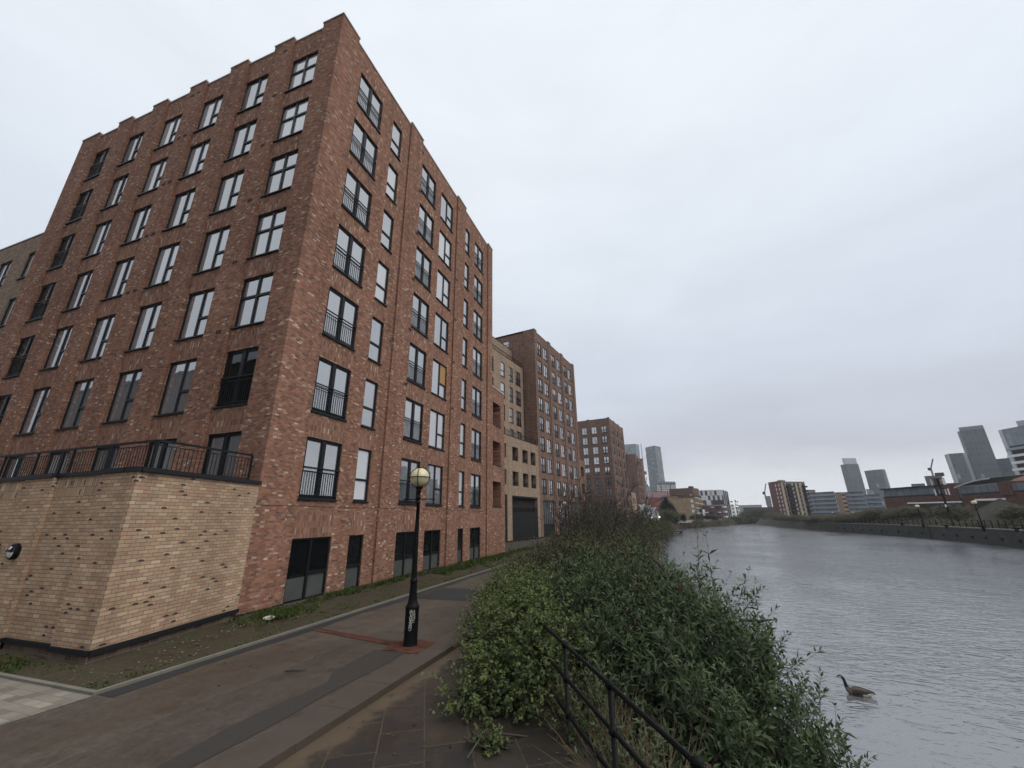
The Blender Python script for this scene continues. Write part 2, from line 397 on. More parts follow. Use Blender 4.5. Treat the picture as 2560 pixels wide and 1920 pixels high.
def asphalt():
    t = NT('worn_brown_asphalt'); p = t.pos(); x, y, z = t.xyz(p)
    big = t.noise(.32, 5, .62, t.mapv(p, (1.2, .55, 1)), .6); med = t.noise(2.2, 5, .6, p); fine = t.noise(85, 3, .7, p); grit = t.noise(240, 2, .7, p)
    c = t.ramp(big, [(.3, (.055, .040, .029)), (.47, (.071, .054, .040)), (.62, (.086, .068, .052))])
    c = t.mix(t.step(med, .45, .75), c, (.052, .034, .022))
    lane = t.math('ADD', x, t.math('MULTIPLY', t.noise(.7, 3, .6, p), .35)); c = t.mix(t.math('MULTIPLY', t.step(lane, -6.25, -6.17), .3), c, (.034, .027, .022)); seam = t.math('LESS_THAN', t.math('ABSOLUTE', t.math('ADD', lane, 6.21)), .016); c = t.mix(t.math('MULTIPLY', seam, .5), c, (.10, .085, .068))
    mott = t.math('MULTIPLY', t.math('MULTIPLY_ADD', t.noise(13, 4, .75, p), 1.5, .25), t.math('MULTIPLY_ADD', t.noise(4.5, 5, .7, p), .9, .55)); k = t.math('MULTIPLY', mott, t.math('MULTIPLY_ADD', fine, 1.5, .25)); c = t.mix(1.0, c, t.vec(k, k, k), 'MULTIPLY')
    k2 = t.step(grit, .6, .75); c = t.mix(t.math('MULTIPLY', k2, .5), c, (.16, .14, .12))
    wet = t.step(t.noise(.5, 4, .6, t.mapv(p, (1.3, .5, 1), (0, 0, .2))), .42, .62)
    rough = t.math('MULTIPLY_ADD', wet, -.28, .78)
    return t.fin(c, rough, t.bump(fine, .7, .01), spec=.4)
m_asph = asphalt()
m_tar = plain('fresh_black_tarmac', (.017, .017, .018), .75, var=.3, scale=30, bump=.5)
m_tar2 = plain('patched_tarmac', (.031, .0265, .0225), .75, var=.35, scale=14, bump=.5)
m_redpave = brick_mat('red_paver_strip', [(0, (.10, .043, .031)), (.5, (.078, .036, .027)), (.8, (.115, .052, .037))], (.07, .035, .026), .2, .1, .008)
def verge_mat():
    t = NT('muddy_verge'); p = t.pos()
    a = t.noise(1.1, 6, .65, p); b = t.noise(9, 5, .7, p); f = t.noise(60, 3, .7, p)
    c = t.ramp(a, [(.3, (.045, .036, .024)), (.5, (.06, .047, .03)), (.62, (.045, .05, .02)), (.75, (.033, .05, .017))])
    k = t.math('MULTIPLY_ADD', b, 1.0, .5); c = t.mix(1.0, c, t.vec(k, k, k), 'MULTIPLY')
    k3 = t.math('MULTIPLY_ADD', t.noise(24, 4, .75, p), 1.3, .35); c = t.mix(1.0, c, t.vec(k3, k3, k3), 'MULTIPLY'); c = t.mix(t.step(f, .63, .72), c, (.14, .12, .095))
    return t.fin(c, .95, t.bump(b, .9, .05), spec=.2)
m_verge = verge_mat()
def slab_mat():
    t = NT('wet_stone_slabs'); p = t.pos(); q = t.mapv(p, (1, 1, 1), (0, 0, -atan2(RD.y, RD.x)))
    a, b, _ = t.xyz(q)
    wob = t.math('MULTIPLY', t.math('SUBTRACT', t.noise(5, 3, .6, p), .5), .03)
    r = t.math('DIVIDE', t.math('ADD', t.math('ADD', b, wob), .12), .53); row = t.math('FLOOR', r); fr = t.math('SUBTRACT', r, row)
    wn = t.n('TexWhiteNoise', noise_dimensions='1D'); t.put(wn.inputs['W'], row)
    cu = t.math('ADD', t.math('DIVIDE', t.math('ADD', a, wob), .74), wn.outputs['Value']); col = t.math('FLOOR', cu); fc = t.math('SUBTRACT', cu, col)
    w2 = t.n('TexWhiteNoise', noise_dimensions='2D'); t.put(w2.inputs['Vector'], t.vec(row, col))
    c = t.ramp(w2.outputs['Value'], [(0, (.019, .017, .0155)), (.35, (.027, .022, .019)), (.6, (.023, .0215, .018)), (.85, (.033, .026, .021))])
    st = t.noise(1.6, 6, .65, p, .8); c = t.mix(t.step(st, .4, .75), c, (.05, .036, .024))
    k = t.math('MULTIPLY_ADD', t.noise(30, 4, .7, p), .7, .65); c = t.mix(1.0, c, t.vec(k, k, k), 'MULTIPLY')
    j = t.math('MAXIMUM', t.math('LESS_THAN', fr, .024), t.math('LESS_THAN', fc, .017))
    jc = t.mix(t.noise(3, 4, .6, p), (.06, .052, .03), (.10, .085, .035))
    c = t.mix(t.math('MULTIPLY', j, t.step(t.noise(4, 4, .7, p), .3, .55)), c, jc)
    x, y, z = t.xyz(p)                                          # sandy silt washed along the road edge
    e = t.math('SUBTRACT', 1.0, t.math('DIVIDE', t.math('ADD', x, 4.2), .75))
    s = t.step(t.math('ADD', t.math('MULTIPLY', e, .7), t.math('MULTIPLY', t.noise(1.3, 5, .65, p, .6), 1.2)), .88, 1.12)
    c = t.mix(t.math('MULTIPLY', s, .85), c, t.mix(t.noise(2.5, 3, .6, p), (.085, .064, .045), (.13, .092, .055)))
    c = t.mix(t.step(t.noise(70, 2, .6, p), .72, .76), c, (.16, .15, .13))
    rough = t.math('MULTIPLY_ADD', t.noise(1.1, 4, .6, p), .5, .22)
    return t.fin(c, rough, t.bump(t.math('SUBTRACT', t.math('MULTIPLY', t.noise(30, 4, .7, p), .3), j), .4, .008), spec=.45)
m_slab = slab_mat()
m_paver = brick_mat('pale_block_paving', [(0, (.20, .18, .15)), (.4, (.235, .215, .18)), (.75, (.175, .16, .135))], (.14, .125, .1), .24, .16, .008, dirt=.2)
m_soil = plain('bank_soil', (.035, .028, .02), .95, var=.4, scale=2, bump=.5)
m_stone = NT('wet_quay_stone')
_p = m_stone.pos(); _u, _v, _ = m_stone.xyz(m_stone.uv())
_c = m_stone.ramp(m_stone.noise(.8, 8, .75, m_stone.mapv(_p, (1, 1, 1.6))), [(.32, (.005, .005, .005)), (.5, (.014, .0135, .0125)), (.66, (.045, .04, .033))])
_k = m_stone.step(_v, .2, .9); _c = m_stone.mix(_k, (.012, .013, .011), _c)
_bt = m_stone.n('TexBrick'); m_stone.put(_bt.inputs['Vector'], m_stone.uv()); _bt.inputs['Scale'].default_value = 1.0
_bt.inputs['Brick Width'].default_value = 1.5; _bt.inputs['Row Height'].default_value = .5; _bt.inputs['Mortar Size'].default_value = .02
_c = m_stone.mix(m_stone.math('MULTIPLY', _bt.outputs['Fac'], .6), _c, (.01, .01, .009))
m_stone = m_stone.fin(_c, .8, m_stone.bump(m_stone.noise(6, 4, .6, _p), .6, .05))

WATER = -2.8
def strip(name, pts_l, mats, kind='structure', z=None):
    b = MB(); b.poly(pts_l); o = b.build(name, mats); o['kind'] = kind; return o
# left land: one big sheet whose edge runs along the top of the bank
edge = [(9.5, -13), rail_pt(-3, .32), rail_pt(5.6, .32), (-3.9, 12), (-3.6, 24), (-3.3, 53), (-2.2, 100), (-.6, 136), (4, 182), (8.0, 200), (18, 214), (32, 250), (42, 284), (50, 292), (56, 288)]
water_edge = [(9.6, -12.9), rail_pt(-3, .34), rail_pt(5.7, .36), (-1.6, 12), (-1.3, 24), (-.95, 53), (-.2, 100), (1.2, 136), (6.5, 185), (10.5, 202), (20, 214.5), (35, 251), (43, 283), (50, 290), (55.5, 287)]
right_top = [(36, -40), (42, 20), (46.5, 60), (49.3, 82), (51.6, 100), (52.2, 112), (51.8, 128), (49.4, 156)]
right_bank_top = [(49.4, 156), (48.5, 180), (48, 205), (50, 240), (52, 266), (56, 288)]
right_bank_wat = [(49.2, 156), (47.2, 180), (46.2, 205), (47.4, 240), (49, 266), (55.5, 287)]
b = MB(); R_ = 2300
b.poly([(p[0], p[1], -.12) for p in edge] + [(R_*.6, R_*.8, -.12), (-R_*.2, R_, -.12), (-R_, R_*.3, -.12), (-R_, -R_*.5, -.12), (9.5, -R_*.5, -.12)][0:])
for i in range(len(edge)-1):
    a, c, d, e = edge[i], edge[i+1], water_edge[i+1], water_edge[i]
    b.quad((e[0], e[1], WATER-.4), (d[0], d[1], WATER-.4), (c[0], c[1], -.12), (a[0], a[1], -.12))
b.poly([(p[0], p[1], -.42) for p in right_top[::1]] + [(p[0], p[1], -.42) for p in right_bank_top[1:]] + [(R_*.6, R_*.8, -.42), (R_, R_*.2, -.42), (R_, -R_*.5, -.42), (36, -R_*.5, -.42)])
for i in range(len(right_bank_top)-1):
    a, c, d, e = right_bank_top[i], right_bank_top[i+1], right_bank_wat[i+1], right_bank_wat[i]
    b.quad((e[0], e[1], WATER-.4), (a[0], a[1], -.42), (c[0], c[1], -.42), (d[0], d[1], WATER-.4))
g = b.build('ground', m_soil); g['kind'] = 'structure'

def water_mat():
    t = NT('river_water'); p = t.pos()
    n1 = t.noise(1.5, 3, .5, t.mapv(p, (.85, 1.35, 1), (0, 0, .25)), .9); n2 = t.noise(5.0, 3, .6, t.mapv(p, (.85, 1.5, 1), (0, 0, .1)), .5)
    n1 = t.math('SUBTRACT', 1.0, t.math('ABSOLUTE', t.math('MULTIPLY_ADD', n1, 2.6, -1.3)))
    n3 = t.noise(.07, 4, .55, t.mapv(p, (1, .6, 1)), .5)
    calm = t.math('MULTIPLY_ADD', t.step(n3, .36, .66), .9, .4)
    h = t.math('MULTIPLY', t.math('ADD', n1, t.math('MULTIPLY', n2, .25)), calm)
    nr = t.bump(h, .38, .17)
    return t.fin((.122, .127, .136), .03, nr, 0.0, .5, 2.9)
b = MB(); b.quad((-60, -600, WATER), (900, -600, WATER), (900, 1500, WATER), (-60, 1500, WATER))
wt = b.build('water', water_mat()); wt['kind'] = 'structure'

# road (asphalt path), its concrete right-hand margin, tarmac seam, patches, red paver strip
YF = 130
b = MB(); b.box((-8.2, -9, -.115), (-4.72, YF, 0)); o = b.build('path', m_asph); o['kind'] = 'structure'
b = MB()
for k in range(int((YF+9)/.9)):
    y0 = -9+k*.9; b.box((-4.715, y0, -.115), (-4.2, y0+.897, .004 + .0015*((k*7) % 3)))
o = b.build('kerb', plain('brown_kerb_stone', (.062, .047, .035), .7, var=.4, scale=1.6, bump=.35)); o['kind'] = 'structure'
def blob_sheet(name, left, right, z, mat):
    b = MB()
    for i in range(len(left)-1): b.quad((*left[i], z), (*right[i], z), (*right[i+1], z), (*left[i+1], z))
    o = b.build(name, mat); o['kind'] = 'structure'; return o
rnd = random.Random(5)
ys = [4.7+.22*i for i in range(300)]
blob_sheet('tarmac_seam', [(-8.19, y) for y in ys], [(-8.19+(.27+.05*sin(y*1.7)+.03*rnd.random()), y) for y in ys], .005, m_tar)
ys = [1.2+.1*i for i in range(66)]
blob_sheet('tarmac_patch', [(-5.28+.05*sin(y*2.3)-.22*max(0, min(1, (y-6.1)*3)) + .02*rnd.random(), y) for y in ys], [(-4.86+.02*sin(y*3), y) for y in ys], .006, m_tar2)
ys = [12.6+.12*i for i in range(18)]
blob_sheet('tarmac_patch', [(-7.85, y) for y in ys], [(-4.75, y+.1) for y in ys], .007, m_tar)
a, c = Vector((-7.85, 8.62, 0)), Vector((-5.3, 8.12, 0)); d = (c-a).normalized(); nn = Vector((-d.y, d.x, 0))
b = MB(); q = [a-nn*.1, c-nn*.12, c+nn*.12, a+nn*.1]
b.quad(*[(p.x, p.y, .009) for p in q], uv=[(0, 0), (2.6, 0), (2.6, .22), (0, .22)])
b.quad((-5.42, 7.72, .0095), (-4.6, 7.68, .0095), (-4.62, 8.5, .0095), (-5.4, 8.52, .0095))
o = b.build('paver_strip', m_redpave); o['kind'] = 'structure'
b = MB(); p0, p1 = rail_pt(-9, .3, -.08), rail_pt(5.45, .3, -.08)
b.poly([(-4.195, -9, -.08), (p0.x, p0.y, -.08), (p1.x, p1.y, -.08), (-4.195, 10.6, -.08)])
o = b.build('pavement', m_slab); o['kind'] = 'structure'
b = MB(); b.poly([(-26, -9, .002), (-8.203, -9, .002), (-8.203, 4.66, .002), (-26, 4.66, .002)]); o = b.build('driveway', m_paver); o['kind'] = 'structure'
# verge with lumps
NX, NY = 30, 150; xs = np.linspace(-11.6, -8.32, NX); yy = np.concatenate([np.linspace(4.76, 30, 110), np.linspace(30.6, 130, 40)])
rg = np.random.RandomState(3)
V = np.array([[x, y, -.015+.035*sin(x*3+y*.9)*sin(y*1.9+x)+.02*rg.rand() - .03*(x > -8.5)] for y in yy for x in xs])
F = np.array([[j*NX+i, j*NX+i+1, (j+1)*NX+i+1, (j+1)*NX+i] for j in range(len(yy)-1) for i in range(NX-1)])
o = link('verge', np_mesh('verge', V, F, m_verge, smooth=True)); o['kind'] = 'structure'
xs2 = np.linspace(-24, -11.6, 60); yy2 = np.linspace(4.76, 5.7, 8)
V = np.array([[x, y, -.015+.03*sin(x*3+y*.9)*sin(y*1.9+x)+.02*rg.rand()] for y in yy2 for x in xs2])
F = np.array([[j*60+i, j*60+i+1, (j+1)*60+i+1, (j+1)*60+i] for j in range(7) for i in range(59)])
o = link('verge', np_mesh('verge', V, F, m_verge, smooth=True)); o['kind'] = 'structure'
b = MB()
for k in range(140): b.box((-8.31, 4.67+k*.915, -.1), (-8.235, 4.67+k*.915+.908, .035))
for k in range(18): b.box((-8.32-k*.915, 4.67, -.1), (-8.32-k*.915-.908, 4.745, .035))
o = b.build('kerb', m_conc); o['kind'] = 'structure'
exec_later = []

# ================================================================ NEAR RED-BRICK BLOCK (block A)
FL, HD = 2.97, 2.05
def sill_z(n): return 3.13+FL*n
MA = [m_red, m_redv, m_dark, m_grey, m_louvre, m_plinth]
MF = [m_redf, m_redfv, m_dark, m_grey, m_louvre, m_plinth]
A = tag(empty('apartment_building', (-10.99, 9.05, 0)), 'nearest red brick block of flats, rising behind the buff podium and lamp post', 'building', 'red brick blocks along the path')
mb = MB()
TP, TQ = 24.5, 24.37
L_cols = [(1.22+FL*i, 2.83+FL*i) for i in range(6)]
bL = []; x = 0.0
for i in range(6):
    bL += [(x, 1.15+FL*i, 0.0, TP), (1.15+FL*i, 2.92+FL*i, -.12, TQ)]; x = 2.92+FL*i
bL.append((x, 19.45, 0.0, TP))
opsL = [(u0, u1, sill_z(n), sill_z(n)+HD) for (u0, u1) in L_cols for n in range(7)]
solL = [(1.15+FL*i, 2.92+FL*i, sill_z(n)+HD+.01, sill_z(n)+HD+.74) for i in range(6) for n in range(7)]
facade(mb, 'L', bL, opsL, solL)
R_cols = [((1.57, 3.29), 'double'), ((4.2, 5.04), 'narrow'), ((7.2, 8.87), 'double'), ((9.58, 11.25), 'split'), ((13.15, 14.0), 'narrow'), ((14.95, 16.55), 'double')]
bR = [(0, 1.1, 0, TP), (1.1, 5.72, -.1, TQ), (5.72, 6.97, 0, TP), (6.97, 11.76, -.1, TQ), (11.76, 13.08, 0, TP), (13.08, 17.42, -.1, TQ), (17.42, 18.35, 0, TP)]
opsR, solR = [], []
for (u0, u1), kd in R_cols:
    opsR += [(u0, u1, sill_z(n), sill_z(n)+HD) for n in range(7)] + [(u0, u1, -.1, 1.88)]
    solR += [(u0, u1, sill_z(n)+HD+.01, sill_z(n)+HD+.74) for n in range(7)] + [(u0, u1, 1.89, 2.72)]
# the ground-floor openings reach below the wall's lower edge
opsR = [(a, b_, max(0, c), d) for a, b_, c, d in opsR]
bR2 = [(a, b_, o, t) for a, b_, o, t in bR]
facade(mb, 'R', bR2, opsR, solR)
# two-storey-high loggia bay at the far end
vo = [(18.55, 20.18, z, z+1.7) for z in (9.24, 6.23, 3.27)]
facade(mb, 'R', [(18.35, 21.0, -.03, 12.1)], vo, [(18.55, 20.18, z+1.71, z+2.5) for z in (9.24, 6.23, 3.27)] + [(18.55, 20.18, 1.7, 2.6)], reveal=1.5)
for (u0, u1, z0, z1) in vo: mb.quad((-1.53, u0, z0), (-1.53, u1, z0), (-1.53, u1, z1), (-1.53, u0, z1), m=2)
mb.box((0.015, 18.5, 3.18), (-.1, 20.23, 3.265), m=3); mb.box((0.015, 18.5, 6.14), (-.1, 20.23, 6.225), m=3); mb.box((0.015, 18.5, 9.15), (-.1, 20.23, 9.235), m=3)
# string course, plinth, rear walls, roof
for u0, u1 in ((0, 1.1), (5.72, 6.97), (11.76, 13.08), (17.42, 18.35)): mb.box((-.02, u0+.003, 2.88), (.016, u1-.003, 2.955))
for u0, u1 in ((1.103, 5.717), (6.973, 11.757), (13.083, 17.417)): mb.box((-.12, u0, 2.88), (-.084, u1, 2.955))
segs = [(0.003, 1.1, 0), (1.1, 1.55, -.1), (3.31, 4.18, -.1), (5.06, 5.72, -.1), (5.72, 6.97, 0), (6.97, 7.18, -.1), (8.89, 9.56, -.1), (11.27, 11.76, -.1), (11.76, 13.08, 0), (13.08, 13.13, -.1), (14.02, 14.93, -.1), (16.57, 17.42, -.1), (17.42, 18.34, 0)]
for u0, u1, o_ in segs: mb.box((o_-.02, u0, -.02), (o_+.03, u1, .05), m=3); mb.box((o_-.03, u0, -.3), (o_+.012, u1, -.023), m=5)
for (u0, u1), kd in R_cols: mb.box((-.28, u0-.02, -.2), (-.03, u1+.02, -.003), m=5)
mb.box((-.3, 18.36, -.3), (-.02, 20.99, -.003), m=5)
W_, D_ = 19.45, 18.35
mb.quad((-.45, D_, 0), (-W_, D_, 0), (-W_, D_, TP), (-.45, D_, TP)); mb.quad((0, D_, 12.1), (-.45, D_, 12.1), (-.45, D_, TP), (0, D_, TP))
mb.quad((-W_, 0, 0), (-W_, D_, 0), (-W_, D_, TP), (-W_, 0, TP)); mb.quad((-.45, 0.45, 23.6), (-.45, D_, 23.6), (-W_, D_, 23.6), (-W_, .45, 23.6))
mb.quad((-.03, 21.0, 0), (-5, 21.0, 0), (-5, 21.0, 12.1), (-.03, 21.0, 12.1)); mb.quad((-.4, 18.35, 11.8), (-.4, 21, 11.8), (-5, 21, 11.8), (-5, 18.35, 11.8)); mb.quad((-5, 18.35, 0), (-5, 21, 0), (-5, 21, 12.1), (-5, 18.35, 12.1))
mb.build('wall', MA, A)
cp = MB(); coping(cp, 'L', bL); coping(cp, 'R', bR)
cp.build('coping', m_cope, A); cp = MB(); coping(cp, 'R', [(18.35, 21.0, -.03, 12.1)]); cp.build('coping', m_cope, A)
for i, (u0, u1) in enumerate(L_cols):
    for n in range(7):
        k = 'cross' if (i == 0 and n >= 2) else 'double' if ((i == 0 and n == 1) or i == 5) else 'door' if n == 0 else 'split'
        o = window(A, 'L', -.12, u0, u1, sill_z(n), sill_z(n)+HD, k, 'door' if k == 'door' else 'window')
        if i == 5 or (i == 0 and n == 1):
            for ch in o.children:
                if ch.name.startswith('pane'): ch.material_slots[0].link = 'OBJECT'; ch.material_slots[0].material = m_gdark
OSB = None
for (u0, u1), kd in R_cols:
    for n in range(7):
        o = window(A, 'R', -.1, u0, u1, sill_z(n), sill_z(n)+HD, kd)
        if kd == 'split' and n == 2: OSB = o
    window(A, 'R', -.1, u0, u1, -.0, 1.88, 'g'+('narrow' if kd == 'narrow' else 'double'))
q = MB(); w0 = 11.25-9.58; q.box((w0*.54+.045, -.03, HD*.4+.05), (w0-.068, -.008, HD-.07)); tag(q.build('board', m_osb, OSB), 'unpainted chipboard sheet filling one window light')
window(A, 'R', -.03, 18.55, 20.18, -.0, 1.66, 'gnarrow')
# small twin air vents in the brickwork
vm = MB()
for a0 in (0, .13): vm.box((a0, -.012, 0), (a0+.085, .01, .13))
vm = vm.mesh('air_vent', m_dark)
for n in range(6):
    z = 23.75-FL*n
    for u in ([3.45] + ([3.5+FL*2-.1, 3.5+FL*2+.36] if n < 5 else [])): link('air_vent', vm, A, (-u, -.003, z))
    for u in (6.85, 11.62+.18): link('air_vent', vm, A, (.003, u, z-.25-2.97*0+(-.0)), pi/2)

# ================================================================ BUFF BRICK PODIUM with roof terrace
PB = tag(empty('podium_building', (-10.14, 5.5, 0)), 'low buff brick podium with a railed roof terrace, below the nearest red block', 'building')
mb = MB(); top = 3.44
ax, ay = -.83, 3.54                                   # far end of the angled side wall, where it meets the red block
Ls = hypot(ax, ay)
segx = [(0, 1.18, 0.0), (1.18, 2.95, -.09), (2.95, 4.1, 0.0), (4.1, 5.9, -.09), (5.9, 7.1, 0), (7.1, 8.9, -.09), (8.9, 14, 0)]
for (u0, u1, o_) in segx:
    fr = lambda u, v: (-u, -o_, v)
    zs = [.21, 2.95, top] if o_ < 0 else [.21, top]
    for j in range(len(zs)-1):
        mb.quad(fr(u1, zs[j]), fr(u0, zs[j]), fr(u0, zs[j+1]), fr(u1, zs[j+1]), uv=[(u1, zs[j]), (u0, zs[j]), (u0, zs[j+1]), (u1, zs[j+1])], m=1 if j == 1 else 0)
    if o_ < 0:
        for u in (u0, u1): mb.quad((-u, 0, .21), (-u, .09, .21), (-u, .09, top), (-u, 0, top), uv=[(0, .21), (.09, .21), (.09, top), (0, top)])
    mb.box((-u1+.002, -o_-.035, .12), (-u0-.002, -o_+.05, .208), m=2); mb.box((-u1+.003, -o_-.0, -.3), (-u0-.003, -o_+.05, .118), m=3)
mb.quad((0, 0, .21), (ax, ay, .21), (ax, ay, top), (0, 0, top), uv=[(0, .21), (Ls, .21), (Ls, top), (0, top)])
dn = Vector((ay, -ax, 0)).normalized(); e0, e1 = Vector((0, 0, 0)), Vector((ax, ay, 0))
mb.bar(e0+dn*.01+Vector((0, 0, .164)), e1+dn*.01+Vector((0, 0, .164)), .09, .088, m=2)
mb.quad((e0.x-.01, e0.y+.003, -.3), (e1.x-.01, e1.y, -.3), (e1.x-.01, e1.y, .118), (e0.x-.01, e0.y+.003, .118), uv=[(0, 0), (Ls, 0), (Ls, .42), (0, .42)], m=3)
mb.quad((-.4, .4, 3.2), (ax-.4, ay, 3.2), (-14, ay, 3.2), (-14, .4, 3.2), m=4)
mb.quad((-14, 0, 0), (-14, ay, 0), (-14, ay, top), (-14, 0, top))
mb.quad((-.4, .4, 3.2), (-14, .4, 3.2), (-14, .4, top), (-.4, .4, top)); mb.quad((-.4, .4, 3.2), (ax-.4, ay, 3.2), (ax-.4, ay, top), (-.4, .4, top))
mb.build('wall', [m_buff, m_buffv, m_grey, m_plinth, m_conc], PB)
cp = MB()
for (u0, u1, o_) in segx: cp.box((-u1, -o_-.05, top+.003), (-u0+(.03 if u0 == 0 else 0), .42, top+.10))
cp.bar(e0+dn*(-.17)+Vector((0, .03, top+.052)), e1+dn*(-.17)+Vector((0, 0, top+.052)), .46, .094)
cp.build('coping', m_grey, PB)
ra = MB(); zt, zb = 4.3, 3.62
c0, c1, c2 = Vector((-1.02, .8, 0)), Vector((-1.16, 3.4, 0)), Vector((-13.6, .62, 0))
def railrun(mb, a, b_, zb, zt, sp=.105, post=1.5, pz=None):
    a, b_ = Vector(a), Vector(b_); L = (b_-a).length; d = (b_-a)/L; pz = pz if pz is not None else zb-.2
    up = lambda p, z: Vector((p.x, p.y, z))
    mb.bar(up(a, zt), up(b_, zt), .05, .05); mb.bar(up(a, zt-.11), up(b_, zt-.11), .02, .02); mb.bar(up(a, zb), up(b_, zb), .03, .02)
    n = max(2, int(L/sp))
    for k in range(1, n): p = a+d*(L*k/n); mb.bar(up(p, zb+.012), up(p, zt-.12), .013)
    m_ = max(1, round(L/post))
    for k in range(m_+1): p = a+d*(L*k/m_); mb.bar(up(p, pz), up(p, zt-.026), .045)
railrun(ra, c0, c1, zb, zt, pz=3.2); railrun(ra, c2, c0-Vector((.05, .003, 0)), zb, zt, pz=3.2)
ra.build('railing', m_frame, PB)
wl = MB()
for k, (r, y) in enumerate(((.165, 0), (.165, -.07), (.15, -.1))): pass
wl2 = empty('wall_lamp', (-13.57, 5.49, 1.86)); wl2.rotation_euler = (pi/2, 0, 0); wl2.scale = (.88,)*3
tag(wl2, 'round black bulkhead lamp with half-hooded pale diffuser on buff wall', 'wall lamp')
wl.lathe([(.001, -.02), (.19, -.02), (.19, .07), (.165, .1), (.15, .1), (.15, .085), (.001, .085)], n=28); wl.build('housing', m_black, wl2)
wd = MB(); wd.lathe([(.149, .088), (.13, .112), (.07, .135), (.001, .138)], n=24); wd.build('diffuser', plain('opal_plastic', (.55, .55, .53), .4), wl2, smooth=True)
wh = MB()
for k in range(12):
    t0, t1 = pi*k/12, pi*(k+1)/12
    wh.quad((.15*cos(t0), .15*sin(t0), .105), (.15*cos(t1), .15*sin(t1), .105), (.11*cos(t1), -.01+.02*sin(t1), .15), (.11*cos(t0), -.01+.02*sin(t0), .15))
wh.build('hood', m_black, wl2)
lv = MB(); lv.box((-15.2, 5.42, 1.72), (-14.27, 5.49, 2.02)); o = lv.build('wall_vent', m_grey); tag(o, 'dark metal vent grille in buff wall at the left edge of the picture', 'vent')

# ================================================================ BUFF BLOCK at far left behind A
NB = tag(empty('apartment_building', (-30.46, 9.4, 0)), 'lower grey-tan brick block at the left edge, joined behind the red brick block', 'building')
mb = MB(); cols = [(.55+2.93*i, 1.85+2.93*i) for i in range(4)]
heads = [17.17-FL*k for k in range(5)]
facade(mb, 'L', [(0, 14, 0, 18.35)], [(a, b_, h-1.72, h) for a, b_ in cols for h in heads], m=0, ms=0)
mb.quad((0, .45, 17.9), (0, 14, 17.9), (-14, 14, 17.9), (-14, .45, 17.9)); mb.quad((0, 0, 0), (0, 14, 0), (0, 14, 18.3), (0, 0, 18.3)); mb.quad((-14, 14, 0), (0, 14, 0), (0, 14, 18.3), (-14, 14, 18.3)); mb.quad((-14, 0, 0), (-14, 14, 0), (-14, 14, 18.3), (-14, 0, 18.3))
mb.build('wall', m_tan, NB)
cp = MB(); coping(cp, 'L', [(0, 14, 0, 18.35)]); cp.build('coping', m_cope, NB)
for a, b_ in cols:
    for h in heads: window(NB, 'L', 0, a, b_, h-1.72, h, 'split')

# ================================================================ SECOND BLOCK (T2), its terrace wing and podium
ANG = radians(8.6)
T2 = tag(empty('apartment_building', (-14.84, 54.23, 0), -ANG), 'second red brick block of flats, beyond the buff podium with dark loggia openings', 'building', 'red brick blocks along the path')
mb = MB(); TT = 30.05
b2 = [(0, .9, 0, TT), (.9, 5.5, -.1, TT-.2), (5.5, 6.55, 0, TT), (6.55, 11.3, -.1, TT-.2), (11.3, 12.3, 0, TT), (12.3, 17.1, -.1, TT-.2), (17.1, 18.1, 0, TT)]
c2_ = [((1.0, 2.64), 'double'), ((3.5, 5.09), 'split'), ((6.73, 8.33), 'double'), ((9.3, 10.95), 'split'), ((12.45, 14.0), 'double'), ((14.8, 16.4), 'split')]
h2 = [28.38-FL*k for k in range(8)]
wide = [(1.05, 5.1), (6.7, 11.1), (12.45, 16.9)]
ops = [(a, b_, h-HD, h) for (a, b_), _ in c2_ for h in h2] + [(a, b_, 0.0, 4.75) for a, b_ in wide]
facade(mb, 'R', b2, ops, [(a, b_, h+.01, h+.74) for (a, b_), _ in c2_ for h in h2])
facade(mb, 'L', [(0, 1.9, 0, TT), (1.9, 16, -.1, TT-.2)], [(4.5, 5.6, 28.0, 29.05)], z0=0)
mb.quad((-16, 18.1, 0), (0, 18.1, 0), (0, 18.1, TT), (-16, 18.1, TT)); mb.quad((-16, 0, 0), (-16, 18.1, 0), (-16, 18.1, TT), (-16, 0, TT)); mb.quad((-.45, .45, TT-.9), (-.45, 18.1, TT-.9), (-16, 18.1, TT-.9), (-16, .45, TT-.9))
vo2 = [(18.3, 19.9, z, z+1.7) for z in (9.24, 6.23, 3.27)]
facade(mb, 'R', [(18.1, 20.9, -.03, 12.1)], vo2, reveal=1.2)
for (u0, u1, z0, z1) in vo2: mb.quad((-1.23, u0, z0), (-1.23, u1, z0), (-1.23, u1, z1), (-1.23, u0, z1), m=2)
mb.quad((-.03, 20.9, 0), (-6, 20.9, 0), (-6, 20.9, 12.1), (-.03, 20.9, 12.1))
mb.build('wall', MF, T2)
cp = MB(); coping(cp, 'R', b2, .05, .02); coping(cp, 'L', [(0, 16, 0, TT)], .05, .02); cp.build('coping', m_plinth, T2)
for (a, b_), kd in c2_:
    for h in h2: window(T2, 'R', -.1, a, b_, h-HD, h, kd)
window(T2, 'L', -.1, 4.5, 5.6, 28.0, 29.05, 'narrow')
for a, b_ in wide:
    f, g_, c_ = MB(), MB(), MB(); ww = b_-a
    f.box((0, -.1, 4.5), (ww, .06, 4.74)); f.box((0, -.1, 1.5), (ww, .06, 1.62))
    for k in range(7): f.box((ww*k/6*.985, -.08, 1.62), (ww*k/6*.985+.06, .05, 4.5))
    g_.quad((0, 0, 1.62), (ww, 0, 1.62), (ww, 0, 4.5), (0, 0, 4.5)); c_.box((0, -.03, 0), (ww, .03, 1.497))
    o = f.build('shopfront', m_grey, T2, loc=(-.24, a, 0)); o.rotation_euler = (0, 0, pi/2)
    g_.build('pane', m_glass, o); c_.build('panel', m_louvre, o)
